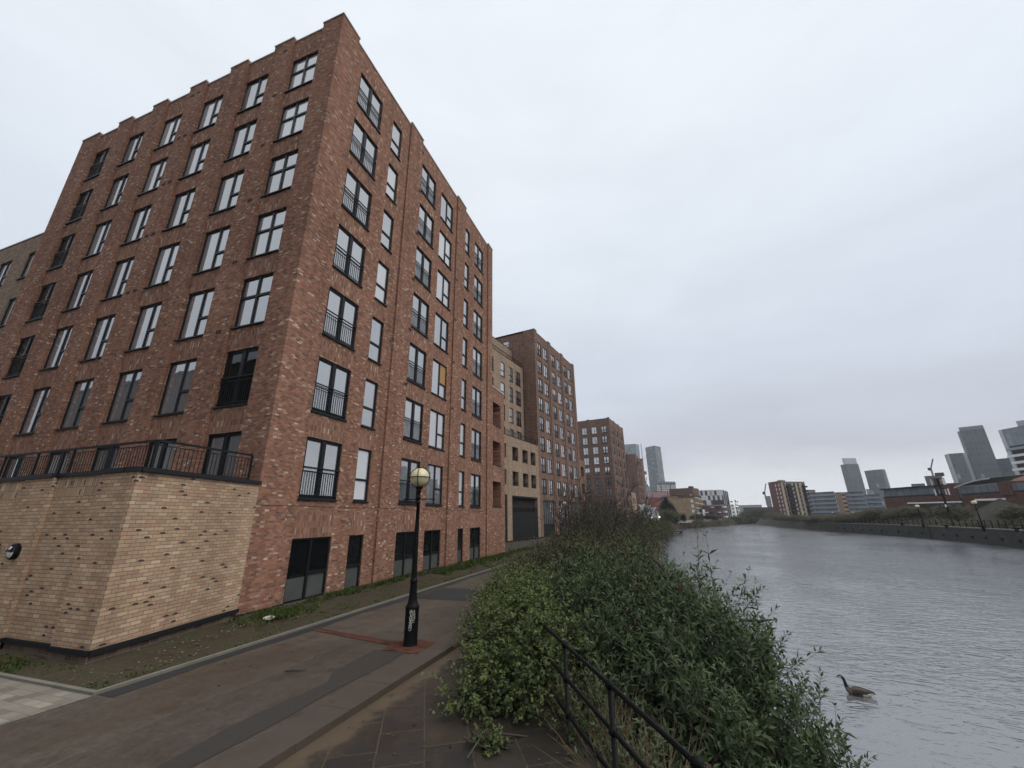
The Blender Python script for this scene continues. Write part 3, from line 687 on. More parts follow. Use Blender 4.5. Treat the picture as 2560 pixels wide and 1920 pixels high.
# terrace wing, buff brick, set back behind the podium and joined to T2
WG = tag(empty('apartment_building', (-14.84, 54.23, 0), -ANG), 'buff brick terraced wing set back between the two nearest red brick blocks', 'building')
mb = MB()
def rf(mb, x, y0, y1, z0, z1, ops=(), reveal=.14, m=0, mr=None, back=None):
    """right-facing wall at local x, running y0..y1"""
    us = sorted({y0, y1, *[v for o in ops for v in o[:2]]}); vs = sorted({z0, z1, *[v for o in ops for v in o[2:4]]})
    for i in range(len(us)-1):
        for j in range(len(vs)-1):
            cu, cv = (us[i]+us[i+1])/2, (vs[j]+vs[j+1])/2
            if any(o[0] < cu < o[1] and o[2] < cv < o[3] for o in ops): continue
            mb.quad((x, us[i], vs[j]), (x, us[i+1], vs[j]), (x, us[i+1], vs[j+1]), (x, us[i], vs[j+1]), uv=[(us[i], vs[j]), (us[i+1], vs[j]), (us[i+1], vs[j+1]), (us[i], vs[j+1])], m=m)
    for (a, b_, c, d) in ops:
        for p, q in (((a, c), (a, d)), ((b_, c), (b_, d)), ((a, d), (b_, d)), ((a, c), (b_, c))):
            mb.quad((x, p[0], p[1]), (x, q[0], q[1]), (x-reveal, q[0], q[1]), (x-reveal, p[0], p[1]), m=m if mr is None else mr)
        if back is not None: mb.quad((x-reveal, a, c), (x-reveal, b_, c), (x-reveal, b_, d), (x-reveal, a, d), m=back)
wc = [((-2.46, -.92), 'doubleglass'), ((-4.45, -3.35), 'narrow'), ((-6.88, -5.75), 'narrow'), ((-10.4, -8.8), 'doubleglass')]
wh_ = [22.75, 19.78, 16.8, 13.85]
rf(mb, -2.09, -22, 0, 11.5, 23.85, [(a, b_, h-HD, h) for (a, b_), _ in wc for h in wh_])
rf(mb, -3.9, -20, 0, 23, 27.15)
mb.quad((-2.09, -22, 23.5), (-2.09, 0, 23.5), (-12, 0, 23.5), (-12, -22, 23.5)); mb.quad((-3.9, -20, 27.15), (-3.9, 0, 27.15), (-12, 0, 27.15), (-12, -20, 27.15)); mb.quad((-3.9, -20, 23), (-12, -20, 23), (-12, -20, 27.15), (-3.9, -20, 27.15)); mb.quad((-2.09, -22, 0), (-12, -22, 0), (-12, -22, 23.85), (-2.09, -22, 23.85)); mb.quad((-12, -22, 0), (-12, 0, 0), (-12, 0, 23.85), (-12, -22, 23.85))
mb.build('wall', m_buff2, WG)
for bx_ in (((-2.5, -22, 23.853), (-2.05, -.11, 23.92)), ((-4.2, -20, 27.153), (-3.86, -.11, 27.22))):
    cp = MB(); cp.box(*bx_); cp.build('coping', m_grey, WG)
for (a, b_), kd in wc:
    for h in wh_:
        o = window(WG, 'R', -2.09, a, b_, h-HD, h, kd)
ra = MB(); railrun(ra, (-2.3, -21, 0), (-2.3, -.3, 0), 23.98, 24.6, .2, 2, 23.9); ra.build('railing', m_frame, WG)
PD = tag(empty('podium_building', (-14.84, 54.23, 0), -ANG), 'buff brick podium with six dark loggia openings above a wide black ground-floor opening', 'building')
mb = MB()
vo = [(y, y+1.57, z, z+1.7) for y in (-7.8, -5.0, -2.56) for z in (9.07, 6.08)]
sl_ = [(-9.8, -9.35, 9.15, 10.9), (-9.8, -9.35, 6.1, 7.85)]
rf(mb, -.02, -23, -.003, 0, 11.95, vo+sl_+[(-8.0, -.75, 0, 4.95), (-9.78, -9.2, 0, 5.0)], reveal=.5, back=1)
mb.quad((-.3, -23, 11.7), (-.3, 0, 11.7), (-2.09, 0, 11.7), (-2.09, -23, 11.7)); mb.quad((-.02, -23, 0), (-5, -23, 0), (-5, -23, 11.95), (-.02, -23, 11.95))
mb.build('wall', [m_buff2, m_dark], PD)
cl = MB(); cl.box((-.3, -7.99, 0), (-.09, -.76, 3.0)); cl.box((-.28, -7.99, 4.75), (-.0, -.76, 4.94)); cl.box((-.3, -9.77, 0), (-.1, -9.21, 4.99)); cl.build('cladding', m_louvre, PD)
ra = MB(); railrun(ra, (-.2, -7.95, 0), (-.2, -.8, 0), 3.06, 3.75, .11, 2.4, 3.0); railrun(ra, (-.3, -9.6, 0), (-.3, -.2, 0), 12.1, 12.72, .14, 1.6, 11.95)
for y in (-7.8, -5.0, -2.56):
    for z in (9.07, 6.08): railrun(ra, (-.2, y+.02, 0), (-.2, y+1.55, 0), z+.06, z+.62, .12, 1.5, z)
ra.build('railing', m_frame, PD)
cp = MB(); cp.box((-.45, -23, 11.953), (.02, -.01, 12.01)); cp.build('coping', m_grey, PD)

# ================================================================ THIRD AND FOURTH BLOCKS
T3 = tag(empty('apartment_building', (-10.59, 118.2, 0), -ANG), 'third red brick block of flats, ridged with slim piers, half hidden by the second block', 'building', 'red brick blocks along the path')
mb = MB(); T3T = 30.1
b3 = [(0, .7, 0, T3T), (.7, 5.6, -.1, T3T-.2), (5.6, 6.4, 0, T3T), (6.4, 11.1, -.1, T3T-.2), (11.1, 11.9, 0, T3T), (11.9, 16.7, -.1, T3T-.2), (16.7, 17.4, 0, T3T)]
c3 = [((1.1, 1.9), 'narrow'), ((3.0, 4.5), 'double'), ((6.7, 7.5), 'narrow'), ((8.6, 10.1), 'double'), ((12.2, 13.0), 'narrow'), ((14.2, 15.7), 'double')]
h3 = [27.75-FL*k for k in range(9)]
facade(mb, 'R', b3, [(a, b_, h-HD, h) for (a, b_), _ in c3 for h in h3])
b3L = [(0, .7, 0, T3T), (.7, 3.1, -.1, T3T-.15), (3.1, 6.05, -.1, T3T-.15), (6.05, 6.85, 0, T3T), (6.85, 9.1, -.1, T3T-.15), (9.1, 16, -.1, T3T-.15)]
c3L = [((1.1, 2.6), 'double'), ((4.0, 5.55), 'split'), ((7.0, 8.5), 'split'), ((10.0, 11.5), 'split')]
facade(mb, 'L', b3L, [(a, b_, h-HD, h) for (a, b_), _ in c3L for h in h3])
mb.quad((-16, 17.4, 0), (0, 17.4, 0), (0, 17.4, T3T), (-16, 17.4, T3T)); mb.quad((-16, 0, 0), (-16, 17.4, 0), (-16, 17.4, T3T), (-16, 0, T3T)); mb.quad((-.4, .4, 29.2), (-.4, 17.4, 29.2), (-16, 17.4, 29.2), (-16, .4, 29.2))
rf(mb, -.05, 17.4, 21.0, 0, 11.0, [(18.2, 19.6, z, z+1.7) for z in (8.4, 5.4)], 1.2, back=2)
mb.quad((-.05, 21, 0), (-8, 21, 0), (-8, 21, 11), (-.05, 21, 11)); mb.quad((-.05, 17.4, 10.9), (-.05, 21, 10.9), (-8, 21, 10.9), (-8, 17.4, 10.9))
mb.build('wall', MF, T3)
cp = MB(); coping(cp, 'R', b3, .05, .02); coping(cp, 'L', b3L, .05, .02); cp.build('coping', m_plinth, T3)
for (a, b_), kd in c3:
    for h in h3: window(T3, 'R', -.1, a, b_, h-HD, h, kd)
for (a, b_), kd in c3L:
    for h in h3: window(T3, 'L', -.1, a, b_, h-HD, h, kd)
q = tag(empty('podium_building', (-10.59, 118.2, 0), -ANG), 'small buff brick link block between the third and fourth red brick blocks', 'building')
mb = MB(); rf(mb, -.1, 21.1, 27.5, 0, 9.8, [(22, 23.4, 6.3, 8), (24.6, 26, 6.3, 8), (22, 26, 0, 3.4)], .8, back=1)
mb.quad((-.1, 21.1, 0), (-8, 21.1, 0), (-8, 21.1, 9.8), (-.1, 21.1, 9.8)); mb.quad((-.1, 21.1, 9.7), (-.1, 27.5, 9.7), (-8, 27.5, 9.7), (-8, 21.1, 9.7)); mb.quad((-.1, 27.5, 0), (-8, 27.5, 0), (-8, 27.5, 9.8), (-.1, 27.5, 9.8))
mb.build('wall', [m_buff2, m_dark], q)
_c4 = at(1588, 1134.5, 186)
T4 = tag(empty('apartment_building', (_c4.x, _c4.y, 0), -ANG), 'fourth red brick block of flats with a blank gable wall, beyond the third block', 'building', 'red brick blocks along the path')
mb = MB(); zt = _c4.z
b4 = [(0, .8, 0, zt), (.8, 5.6, -.12, zt-.25), (5.6, 6.5, 0, zt-1.2), (6.5, 11.2, -.12, zt-1.4), (11.2, 17.4, 0, zt-1.2)]
h4 = [zt-2.3-FL*k for k in range(9)]; c4 = [((1.2, 2.0), 'narrow'), ((3.2, 4.7), 'double'), ((7.0, 7.8), 'narrow'), ((8.8, 10.3), 'double')]
facade(mb, 'R', b4, [(a, b_, h-HD, h) for (a, b_), _ in c4 for h in h4])
facade(mb, 'L', [(0, 2.6, 0, zt), (2.6, 16, -.12, zt)], [])
mb.quad((-16, 17.4, 0), (0, 17.4, 0), (0, 17.4, zt), (-16, 17.4, zt)); mb.quad((-.4, .4, zt-1), (-.4, 17.4, zt-1), (-16, 17.4, zt-1), (-16, .4, zt-1))
mb.build('wall', MF, T4)
for (a, b_), kd in c4:
    for h in h4: window(T4, 'R', -.12, a, b_, h-HD, h, kd)

# ================================================================ STREET LAMPS
m_globe = NT('weathered_opal_globe'); _n = m_globe.noise(5, 4, .6, m_globe.obj())
m_globe = m_globe.fin(m_globe.mix(_n, (.56, .49, .28), (.72, .65, .42)), .35)
def lit_globe():
    t = NT('lit_globe'); t.fin((.9, .88, .7), .4)
    t.b.inputs['Emission Color'].default_value = (1, .9, .55, 1); t.b.inputs['Emission Strength'].default_value = 1.1; return t.m
m_lit = lit_globe()
LP = empty('street_lamp', (-5.035, 8.14, .012)); tag(LP, 'black riverside lamp post with caged cream globe and scribbled graffiti, nearest the camera', 'street lamp', 'globe lamps along the near path')
p = MB(); p.lathe([(.142, 0), (.142, .03), (.136, .05), (.136, .64), (.142, .66), (.142, .69), (.128, .715), (.105, .75), (.088, .82), (.074, .95), (.068, 1.12), (.07, 1.14), (.082, 1.15), (.082, 1.185), (.066, 1.2), (.058, 1.25), (.052, 1.7), (.044, 2.3), (.036, 2.72), (.05, 2.73), (.05, 2.76), (.036, 2.77), (.036, 2.83), (.052, 2.84), (.052, 2.87), (.038, 2.88), (.038, 2.97), (.06, 2.98), (.06, 3.0), (.04, 3.02), (.085, 3.06), (.095, 3.09)], n=28)
post_me = p.mesh('post', m_black, True)
link('post', post_me, LP)
b = MB(); b.tube([(-.3, -.1, 2.82), (.33, .11, 2.82)], .011, 8); b.lathe([(.001, -.022), (.016, -.015), (.022, 0), (.016, .015), (.001, .022)], (.33, .11, 2.82), 10); b.lathe([(.001, -.022), (.016, -.015), (.022, 0), (.016, .015), (.001, .022)], (-.3, -.1, 2.82), 10)
bar_me = b.mesh('ladder_bar', m_black, True); link('ladder_bar', bar_me, LP)
b = MB(); R0, zc = .212, 3.295
b.lathe([(.212*cos(radians(a)), zc+.212*sin(radians(a))) for a in range(-78, 79, 6)] + [(.001, zc+.212)], n=32)
globe_me = b.mesh('globe', m_globe, True); link('globe', globe_me, LP)
b = MB(); rr = .238
b.tube([(rr*cos(t*pi/24), rr*sin(t*pi/24), zc) for t in range(49)], .011, 6, cap=False)
for a0 in (.35, .35+pi/2):
    b.tube([(.226*cos(radians(q_))*cos(a0)*1.0, .226*cos(radians(q_))*sin(a0), zc+.226*sin(radians(q_))) for q_ in range(-62, 243, 8)], .008, 6, cap=False)
cage_me = b.mesh('cage', m_black, True); link('cage', cage_me, LP)
# graffiti strokes wrapped round the base casing
m_paint = plain('cream_paint_marker', (.36, .34, .24), .5, var=.3, scale=30); m_paint2 = plain('white_paint_marker', (.5, .5, .48), .5, var=.3, scale=30)
face0 = atan2(-8.14, 5.035)                             # azimuth of the side that looks at the promenade
def stroke(mb, pts, wid=.0055):
    pr = [Vector(((.1385)*cos(face0+u/.136), (.1385)*sin(face0+u/.136), v)) for u, v in pts]
    for k in range(len(pr)-1):
        d = (pr[k+1]-pr[k])
        if d.length < 1e-6: continue
        d.normalize(); n = Vector((pr[k].x, pr[k].y, 0)).normalized(); s_ = d.cross(n)*wid; e = d*wid*.5
        mb.quad(pr[k]-s_-e, pr[k+1]-s_+e, pr[k+1]+s_+e, pr[k]+s_-e)
glyph = {'M': [[(0, 0), (0, 1), (.45, .4), (.9, 1), (.9, 0)]], 'O': [[(.4+.4*cos(t*pi/5), .5+.5*sin(t*pi/5)) for t in range(11)]], 'N': [[(0, 0), (0, 1), (.8, 0), (.8, 1)]],
         'T': [[(0, 1), (.9, 1)], [(.45, 1), (.45, 0)]], 'e': [[(.05, .4), (.75, .45), (.6, .8), (.3, .8), (.05, .4), (.3, .02), (.7, .1)]], 'l': [[(.2, 1), (.2, .1), (.4, 0)]], '!': [[(.2, 1), (.22, .35)], [(.22, .12), (.23, .02)]]}
b = MB(); pos_ = .655
for ch in 'MONTel':                                      # runs down the post, turned a quarter
    for stq in glyph[ch]: stroke(b, [(.022+y*.034, pos_-x*.034) for x, y in stq], .0042)
    pos_ -= .044 if ch not in 'l!' else .026
b.build('graffiti', m_paint, LP)
b = MB()
for k, (cx, cz, a_, h_) in enumerate(((-.022, .63, .022, .03), (-.012, .57, .02, .05), (-.02, .50, .024, .045), (-.008, .45, .018, .05), (-.02, .39, .022, .05), (-.026, .33, .026, .05))):
    stroke(b, [(cx+a_*cos(t*pi/7+k)*(1-.2*sin(3*t)), cz+h_*sin(t*pi/7+k)) for t in range(16)], .0035)
stroke(b, [(-.03+.022*sin(t*1.9), .66-.025*t) for t in range(15)], .003)
for cz in (.56, .52, .49): stroke(b, [(.055+.012*cos(t), cz+.008*sin(t*2)) for t in range(5)], .0025)
b.build('graffiti', m_paint2, LP)
def lamp_copy(px, py, dist, label, group, lit=False, z0=0.0):
    q = at(px, py, dist); r = empty('street_lamp', (q.x, q.y, q.z-3.295)); tag(r, label, 'street lamp', group)
    link('post', post_me, r); link('globe', lit_me if lit else globe_me, r); link('cage', cage_me, r) if dist < 60 else None
    return r
lit_me = globe_me.copy(); lit_me.materials[0] = m_lit
lamp_copy(1412, 1261, 31, 'cream globe lamp rising from the shrubs in front of the second brick block', 'globe lamps along the near path')
lamp_copy(1496, 1275.5, 55, 'smaller pale globe lamp deep in the shrubs before the third brick block', 'globe lamps along the near path')
lamp_copy(1567, 1291, 86, 'tiny pale globe lamp just above the shrubs at the foot of the third block', 'globe lamps along the near path')
for px, py, D, lb in ((1628.5, 1294, 120, 'lit globe lamp in front of the white gabled houses'), (1648.7, 1292.6, 118, 'lit globe lamp between the gabled houses and the olive tree'), (1664, 1297, 165, 'lit globe lamp under the olive tree, nearest the dark conifer'),
                      (1677, 1298.5, 190, 'lit globe lamp at the right edge of the olive tree'), (1698, 1298.5, 205, 'lit globe lamp by the pale bank wall, left of the buff block'), (1716, 1299, 215, 'lit globe lamp below the buff block, farthest of the lit row')):
    lamp_copy(px, py, D, lb, 'lit globe lamps along the far path', True)

# ================================================================ RIVERSIDE RAILING
RL = empty('railing', (0, 0, 0)); tag(RL, 'black tubular three-rail riverside railing running into the shrubs', 'railing')
def ball(mb, c, r): mb.lathe([(max(.001, r*cos(radians(a))), r*sin(radians(a))) for a in range(-90, 91, 15)], c, 14)
pt_ts = [-5.2, -3.9, -2.6, -1.3, 0.0, 1.3, 2.6, 3.9, 5.2]
for t in pt_ts:
    c = rail_pt(t); b = MB(); zs = (.925, .57, .215)
    b.tube([(c.x, c.y, -.1), (c.x, c.y, .925)], .0255, 12)
    for z in zs: ball(b, (c.x, c.y, z), .043)
    b.lathe([(.06, -.09), (.06, -.07), (.03, -.05)], (c.x, c.y, 0), 14)
    b.build('post', m_black, RL, True)
for z in (.925, .57, .215):
    b = MB(); b.tube([rail_pt(t, 0, z + .004*sin(t*3)) for t in (-5.2, -3.9, -2.6, -1.3, 0, 1.3, 2.6, 3.9, 5.2)], .0215, 12); b.build('rail', m_black, RL, True)

# ================================================================ VEGETATION
def leaf_mat(name, stops, under, trans=.18, rough=.5):
    t = NT(name); g_ = t.n('NewGeometry'); c = t.ramp(g_.outputs['Random Per Island'], stops)
    c = t.mix(t.math('MULTIPLY', g_.outputs['Backfacing'], .75), c, under)
    t.fin(c, rough, spec=.07); tr = t.n('BsdfTranslucent'); t.put(tr.inputs[0], c); ms = t.n('MixShader'); ms.inputs[0].default_value = trans
    t.t.links.new(t.b.outputs[0], ms.inputs[1]); t.t.links.new(tr.outputs[0], ms.inputs[2]); t.t.links.new(ms.outputs[0], t.o.inputs[0]); return t.m
m_budd = leaf_mat('buddleia_leaf', [(0, (.022, .044, .014)), (.4, (.036, .068, .022)), (.75, (.054, .094, .032)), (.93, (.08, .115, .047)), (1, (.06, .045, .02))], (.085, .105, .06), rough=.6)
m_budd_t = leaf_mat('buddleia_tip_leaf', [(0, (.078, .132, .045)), (.5, (.112, .168, .066)), (1, (.145, .195, .095))], (.11, .135, .08), rough=.6)
m_bram_t = leaf_mat('bramble_tip_leaf', [(0, (.09, .14, .022)), (.6, (.13, .18, .034)), (1, (.18, .2, .05))], (.15, .17, .07))
m_budd2 = leaf_mat('dusky_shrub_leaf', [(0, (.036, .042, .019)), (.4, (.056, .062, .028)), (.7, (.078, .082, .04)), (.85, (.095, .08, .042)), (.95, (.07, .043, .024)), (1, (.05, .03, .02))], (.10, .10, .062), rough=.6)
m_bramble = leaf_mat('bramble_leaf', [(0, (0.038, 0.065, 0.015)), (.4, (0.060, 0.095, 0.018)), (.75, (0.092, 0.130, 0.026)), (.94, (0.135, 0.146, 0.037)), (1, (0.097, 0.065, 0.018))], (0.120, 0.150, 0.075))
m_olive = leaf_mat('bare_olive_foliage', [(0, (0.088, 0.090, 0.058)), (.5, (0.137, 0.133, 0.082)), (1, (0.176, 0.156, 0.098))], (0.105, 0.105, 0.075))
m_scrub = leaf_mat('winter_scrub', [(0, (0.092, 0.096, 0.055)), (.35, (0.138, 0.134, 0.078)), (.7, (0.173, 0.138, 0.096)), (1, (0.219, 0.207, 0.138))], (0.119, 0.111, 0.076))
m_conif = leaf_mat('conifer_foliage', [(0, (0.015, 0.027, 0.020)), (.6, (0.025, 0.043, 0.030)), (1, (0.037, 0.056, 0.037))], (0.025, 0.037, 0.025))
m_grass = leaf_mat('verge_grass', [(0, (0.034, 0.057, 0.014)), (.5, (0.057, 0.086, 0.023)), (.85, (0.086, 0.109, 0.034)), (1, (0.138, 0.127, 0.057))], (0.057, 0.081, 0.023))
m_twig = plain('grey_brown_twig', (.062, .052, .043), .9, var=.3)
m_straw = plain('dry_straw_stem', (.17, .12, .07), .9, var=.4)
m_spike = plain('dead_flower_spike', (.045, .020, .014), .95, var=.5, scale=30)
m_bark = plain('tree_bark', (.045, .037, .03), .95, var=.3, bump=.4)

def leaves(P, D, L, W, rs, droop=.15):
    n = len(P); D = D/np.linalg.norm(D, axis=1, keepdims=True)
    up = np.tile([0, 0, 1.0], (n, 1)) + rs.randn(n, 3)*.35
    S = np.cross(D, up); S /= np.linalg.norm(S, axis=1, keepdims=True)+1e-9; N = np.cross(S, D)
    L = L[:, None]; W = W[:, None]
    mid = P + D*L*.45 - N*W*.12; tip = P + D*L - N*L*droop
    l = P + D*L*.42 + S*W*.5 + N*W*.10; r = P + D*L*.42 - S*W*.5 + N*W*.10
    V = np.stack([P, l, tip, r, mid], 1).reshape(-1, 3); i = np.arange(n)*5
    F = np.concatenate([np.stack([i, i+4, i+2, i+1], 1), np.stack([i, i+3, i+2, i+4], 1)]); return V, F
def stick(A, B, r0, r1):
    """three-sided sticks, vectorised"""
    n = len(A); d = B-A; d = d/(np.linalg.norm(d, axis=1, keepdims=True)+1e-9)
    ref = np.where(np.abs(d[:, 2:3]) < .9, [[0, 0, 1.0]], [[1.0, 0, 0]]); a = np.cross(d, ref); a /= np.linalg.norm(a, axis=1, keepdims=True); b_ = np.cross(d, a)
    V = []
    for X, r in ((A, r0), (B, r1)):
        for k in range(3): V.append(X + (a*cos(2*pi*k/3)+b_*sin(2*pi*k/3))*np.asarray(r).reshape(-1, 1))
    V = np.stack(V, 1).reshape(-1, 3); i = np.arange(n)*6
    F = np.concatenate([np.stack([i+k, i+(k+1) % 3, i+3+(k+1) % 3, i+3+k], 1) for k in range(3)]); return V, F
def surf_pts(blobs, n, rs, lo=.6, zmin=-.75, lump=.22):
    w_ = np.array([b[3]*b[4]+b[4]*b[5]+b[3]*b[5] for b in blobs]); cnt = (w_/w_.sum()*n).astype(int)
    Ps, Os = [], []
    for b, c in zip(blobs, cnt):
        u = rs.randn(c*2, 3); u /= np.linalg.norm(u, axis=1, keepdims=True); u = u[u[:, 2] > zmin][:c]
        r = 1 - (1-lo)*rs.rand(len(u))**1.6
        ph = rs.rand(6)*6
        r *= 1 + lump*(np.sin(u[:, 0]*5+ph[0])*np.sin(u[:, 1]*5+ph[1])+.6*np.sin(u[:, 2]*9+u[:, 0]*7+ph[2]))
        r *= 1 + .10*np.clip(rs.randn(len(u)), -2, 1.2)*(rs.rand(len(u)) < .25)
        Ps.append(np.array(b[:3]) + u*np.array(b[3:6])*r[:, None]); Os.append(u)
    return np.concatenate(Ps), np.concatenate(Os)
def shoots(P, O, rs, pairs, slen, leafL, leafW, up=.6, spread=.55, droop=.15):
    n = len(P); D = O*.55 + np.array([0, 0, up]) + rs.randn(n, 3)*.42; D /= np.linalg.norm(D, axis=1, keepdims=True)
    sl_ = slen*(.55+.9*rs.rand(n)); a = np.cross(D, rs.randn(n, 3)); a /= np.linalg.norm(a, axis=1, keepdims=True); b_ = np.cross(D, a)
    LP_, LD, LL, LW, LM = [], [], [], [], []; bend = rs.randn(n, 3)*.12; bend[:, 2] -= .06
    hi_ = rs.rand(n)*.6 + .55*np.clip(O[:, 2]+.2, 0, 1)
    for k in range(pairs):
        f = (k+.6)/pairs; base = P + D*(sl_*f)[:, None] + bend*(sl_*f*f)[:, None]*2
        ax = a if k % 2 == 0 else b_; size = (1.0 if f < .75 else 1.25-.55*f)
        for sg in (1, -1):
            d = D*(spread + .5*f) + ax*sg + rs.randn(n, 3)*.22; keep = rs.rand(n) < .9
            LP_.append(base[keep]); LD.append(d[keep]); LL.append((leafL*size*(.6+.7*rs.rand(n)))[keep]); LW.append((leafW*size*(.7+.5*rs.rand(n)))[keep]); LM.append((np.full(n, f > .7) & (hi_ > .45))[keep])
    tips = P + D*sl_[:, None] + bend*sl_[:, None]*2
    for k in range(3):
        LP_.append(tips); LD.append(D + rs.randn(n, 3)*.45); LL.append(leafL*.6*(.6+.6*rs.rand(n))); LW.append(leafW*.6*np.ones(n)); LM.append(hi_ > .4)
    V, F = leaves(np.concatenate(LP_), np.concatenate(LD), np.concatenate(LL), np.concatenate(LW), rs, droop)
    sv, sf = stick(P - D*.05, tips, .004*np.ones(n), .002*np.ones(n))
    mk = np.concatenate(LM).astype(np.int32); return (V, F, np.concatenate([mk, mk])), (sv, sf), tips, D
def cat(parts):
    Vs, Fs, o = [], [], 0
    for q in parts: Vs.append(q[0]); Fs.append(q[1]+o); o += len(q[0])
    return np.concatenate(Vs), np.concatenate(Fs)
def spikes(root, tips, D, rs, n, L=.2):
    ctr = np.mean(tips, 0); dz = np.linalg.norm((tips-ctr)/(np.std(tips, 0)+1e-6), axis=1); ok_ = np.where((dz > np.quantile(dz, .45)) & (dz < np.quantile(dz, .93)))[0]
    for k in rs.choice(ok_, min(n, len(ok_)), replace=False):
        p = Vector(tips[k]); d = Vector(D[k]); l = L*(.7+.6*rs.rand()); b = MB(); pts, rad = [], []
        h = Vector((rs.randn(), rs.randn(), -.5)).normalized()
        for j in range(9):
            f = j/8; pts.append(p + d*l*f + h*l*.55*f*f); rad.append((.012+.012*sin(min(1, f*1.6)*pi*.6))*(1-f*.75)*(.8+.45*rs.rand())*(L/.2)**.7)
        b.tube(pts, rad, 6); b.build('flower_spike', m_spike, root)
def shrub(name, label, cat_, group, blobs, n, seed, mat, pairs=6, slen=.34, leafL=.105, leafW=.03, base=None, nspk=0, up=.6, nstem=50, inner=.35, spkL=.2, droop=.15, lump=.22, loose=0):
    rs = np.random.RandomState(seed); base = np.array(base if base is not None else (blobs[0][0], blobs[0][1], 0.0), float)
    P, O = surf_pts(blobs, n, rs, lump=lump)
    root = empty(name, tuple(base)); tag(root, label, cat_, group)
    lv1, st1, tips, D = shoots(P, O, rs, pairs, slen, leafL, leafW, up, droop=droop)
    parts, sticks = [lv1], [st1]
    if loose:                                            # long shoots that break the outline
        P3, O3 = surf_pts(blobs, loose, rs, .95, .0); l3, s3, t3, D3 = shoots(P3, O3, rs, pairs+3, slen*1.35, leafL, leafW, up+.3, droop=droop); parts.append(l3); sticks.append(s3)
    ni = int(n*inner*6)
    if ni:
        Pi, Oi = surf_pts(blobs, ni, rs, .25); Pi = Pi*.85+.15*np.repeat([np.mean([b[:3] for b in blobs], 0)], len(Pi), 0)
        parts.append(leaves(Pi, rs.randn(len(Pi), 3), np.full(len(Pi), leafL*1.2), np.full(len(Pi), leafW*1.7), rs))
    V, F = cat(parts); mi = np.concatenate([q[2] if len(q) > 2 else np.zeros(len(q[1]), np.int32) for q in parts])
    link('foliage', np_mesh('foliage', V-base, F, [mat, {m_budd: m_budd_t, m_bramble: m_bram_t}.get(mat, mat)], mi), root)
    # woody stems from the foot of the plant up into the crown
    idx = rs.choice(len(P), min(nstem, len(P)), replace=False); A = np.repeat(base[None], len(idx), 0) + rs.randn(len(idx), 3)*np.array([.25, .3, .02])
    mids = A*.5+P[idx]*.5 + rs.randn(len(idx), 3)*.15; r_ = .009+.008*rs.rand(len(idx))
    sticks += [stick(A, mids, r_, r_*.7), stick(mids, P[idx], r_*.7, r_*.3)]
    V, F = cat(sticks); link('stems', np_mesh('stems', V-base, F, m_twig), root)
    if nspk: spikes(root, tips-base, D, rs, nspk, spkL)
    return root
GB = 'shrubs along the near bank'
shrub('buddleia_shrub', 'biggest green buddleia, right of the railing, hanging over the water with brown flower spikes', 'shrub', GB,
      [(.3, 8.3, .05, 1.15, 1.7, 1.1), (.75, 7.5, -.65, .95, 1.5, 1.0), (.15, 6.6, -.55, .75, 1.2, .95), (-.35, 9.6, .35, 1.0, 1.5, 1.0), (.5, 5.8, -1.0, .65, 1.1, .7), (1.15, 7.0, -1.3, .75, 1.2, .75)],
      2700, 1, m_budd, base=(-.5, 7.4, -1.2), nspk=60, nstem=160, slen=.38, loose=110, leafL=.135, leafW=.04, lump=.34, spkL=.27)
shrub('buddleia_shrub', 'bushy grey-green buddleia behind the railing post, between the bramble and the biggest buddleia', 'shrub', GB,
      [(-1.25, 8.6, .35, .8, 1.2, .85), (-1.5, 10.2, .55, .9, 1.4, .9), (-.9, 7.4, -.1, .65, .9, .75)], 1700, 2, m_budd, base=(-1.4, 8.8, -.5), nspk=8, nstem=70, loose=50, leafL=.125, leafW=.037, lump=.3)
shrub('bramble', 'yellow-green bramble sprawling over the slabs at the left foot of the shrubs', 'bramble', GB,
      [(-2.55, 7.0, .1, .6, 1.1, .6), (-2.2, 6.3, .0, .45, .55, .42), (-2.95, 8.1, .2, .6, 1.1, .6), (-2.7, 6.0, -.05, .28, .35, .2), (-1.8, 6.75, .42, .42, .75, .7), (-2.45, 7.9, .45, .6, 1.0, .75)], 1500, 3, m_bramble, pairs=5, slen=.26, leafL=.062, leafW=.047, base=(-2.1, 7.4, -.1), up=.3, nstem=90, inner=.5, droop=.3, loose=60)
shrub('bramble', 'stray bramble runner lying alone on the slabs', 'bramble', GB, [(-2.12, 5.25, -.05, .16, .13, .06)], 36, 33, m_bramble, pairs=4, slen=.12, leafL=.055, leafW=.042, base=(-2.1, 5.25, -.08), up=.2, nstem=8, inner=.3)
shrub('ivy_shrub', 'dark ivy-clad shrub leaning over the right edge of the path beside the kerb', 'shrub', GB,
      [(-3.55, 9.6, .2, .6, 1.3, .65), (-4.0, 11.5, .25, .75, 1.4, .75), (-3.0, 10.2, .4, .8, 1.3, .8)], 1500, 4, m_bramble, pairs=5, slen=.28, leafL=.065, leafW=.042, base=(-3.4, 10.3, -.1), up=.45, nstem=70, loose=50)
shrub('buddleia_shrub', 'dusky mid-distance buddleia rising above the railing line, left of the water', 'shrub', GB,
      [(-1.6, 12.8, .5, 1.2, 1.8, 1.05), (-2.6, 14.0, .5, 1.2, 1.7, 1.0), (-1.3, 11.4, .2, .8, 1.0, .9)], 1900, 5, m_budd2, base=(-2, 13, -.4), nspk=14, nstem=60, slen=.4, loose=60, leafL=.12, leafW=.036, lump=.32)
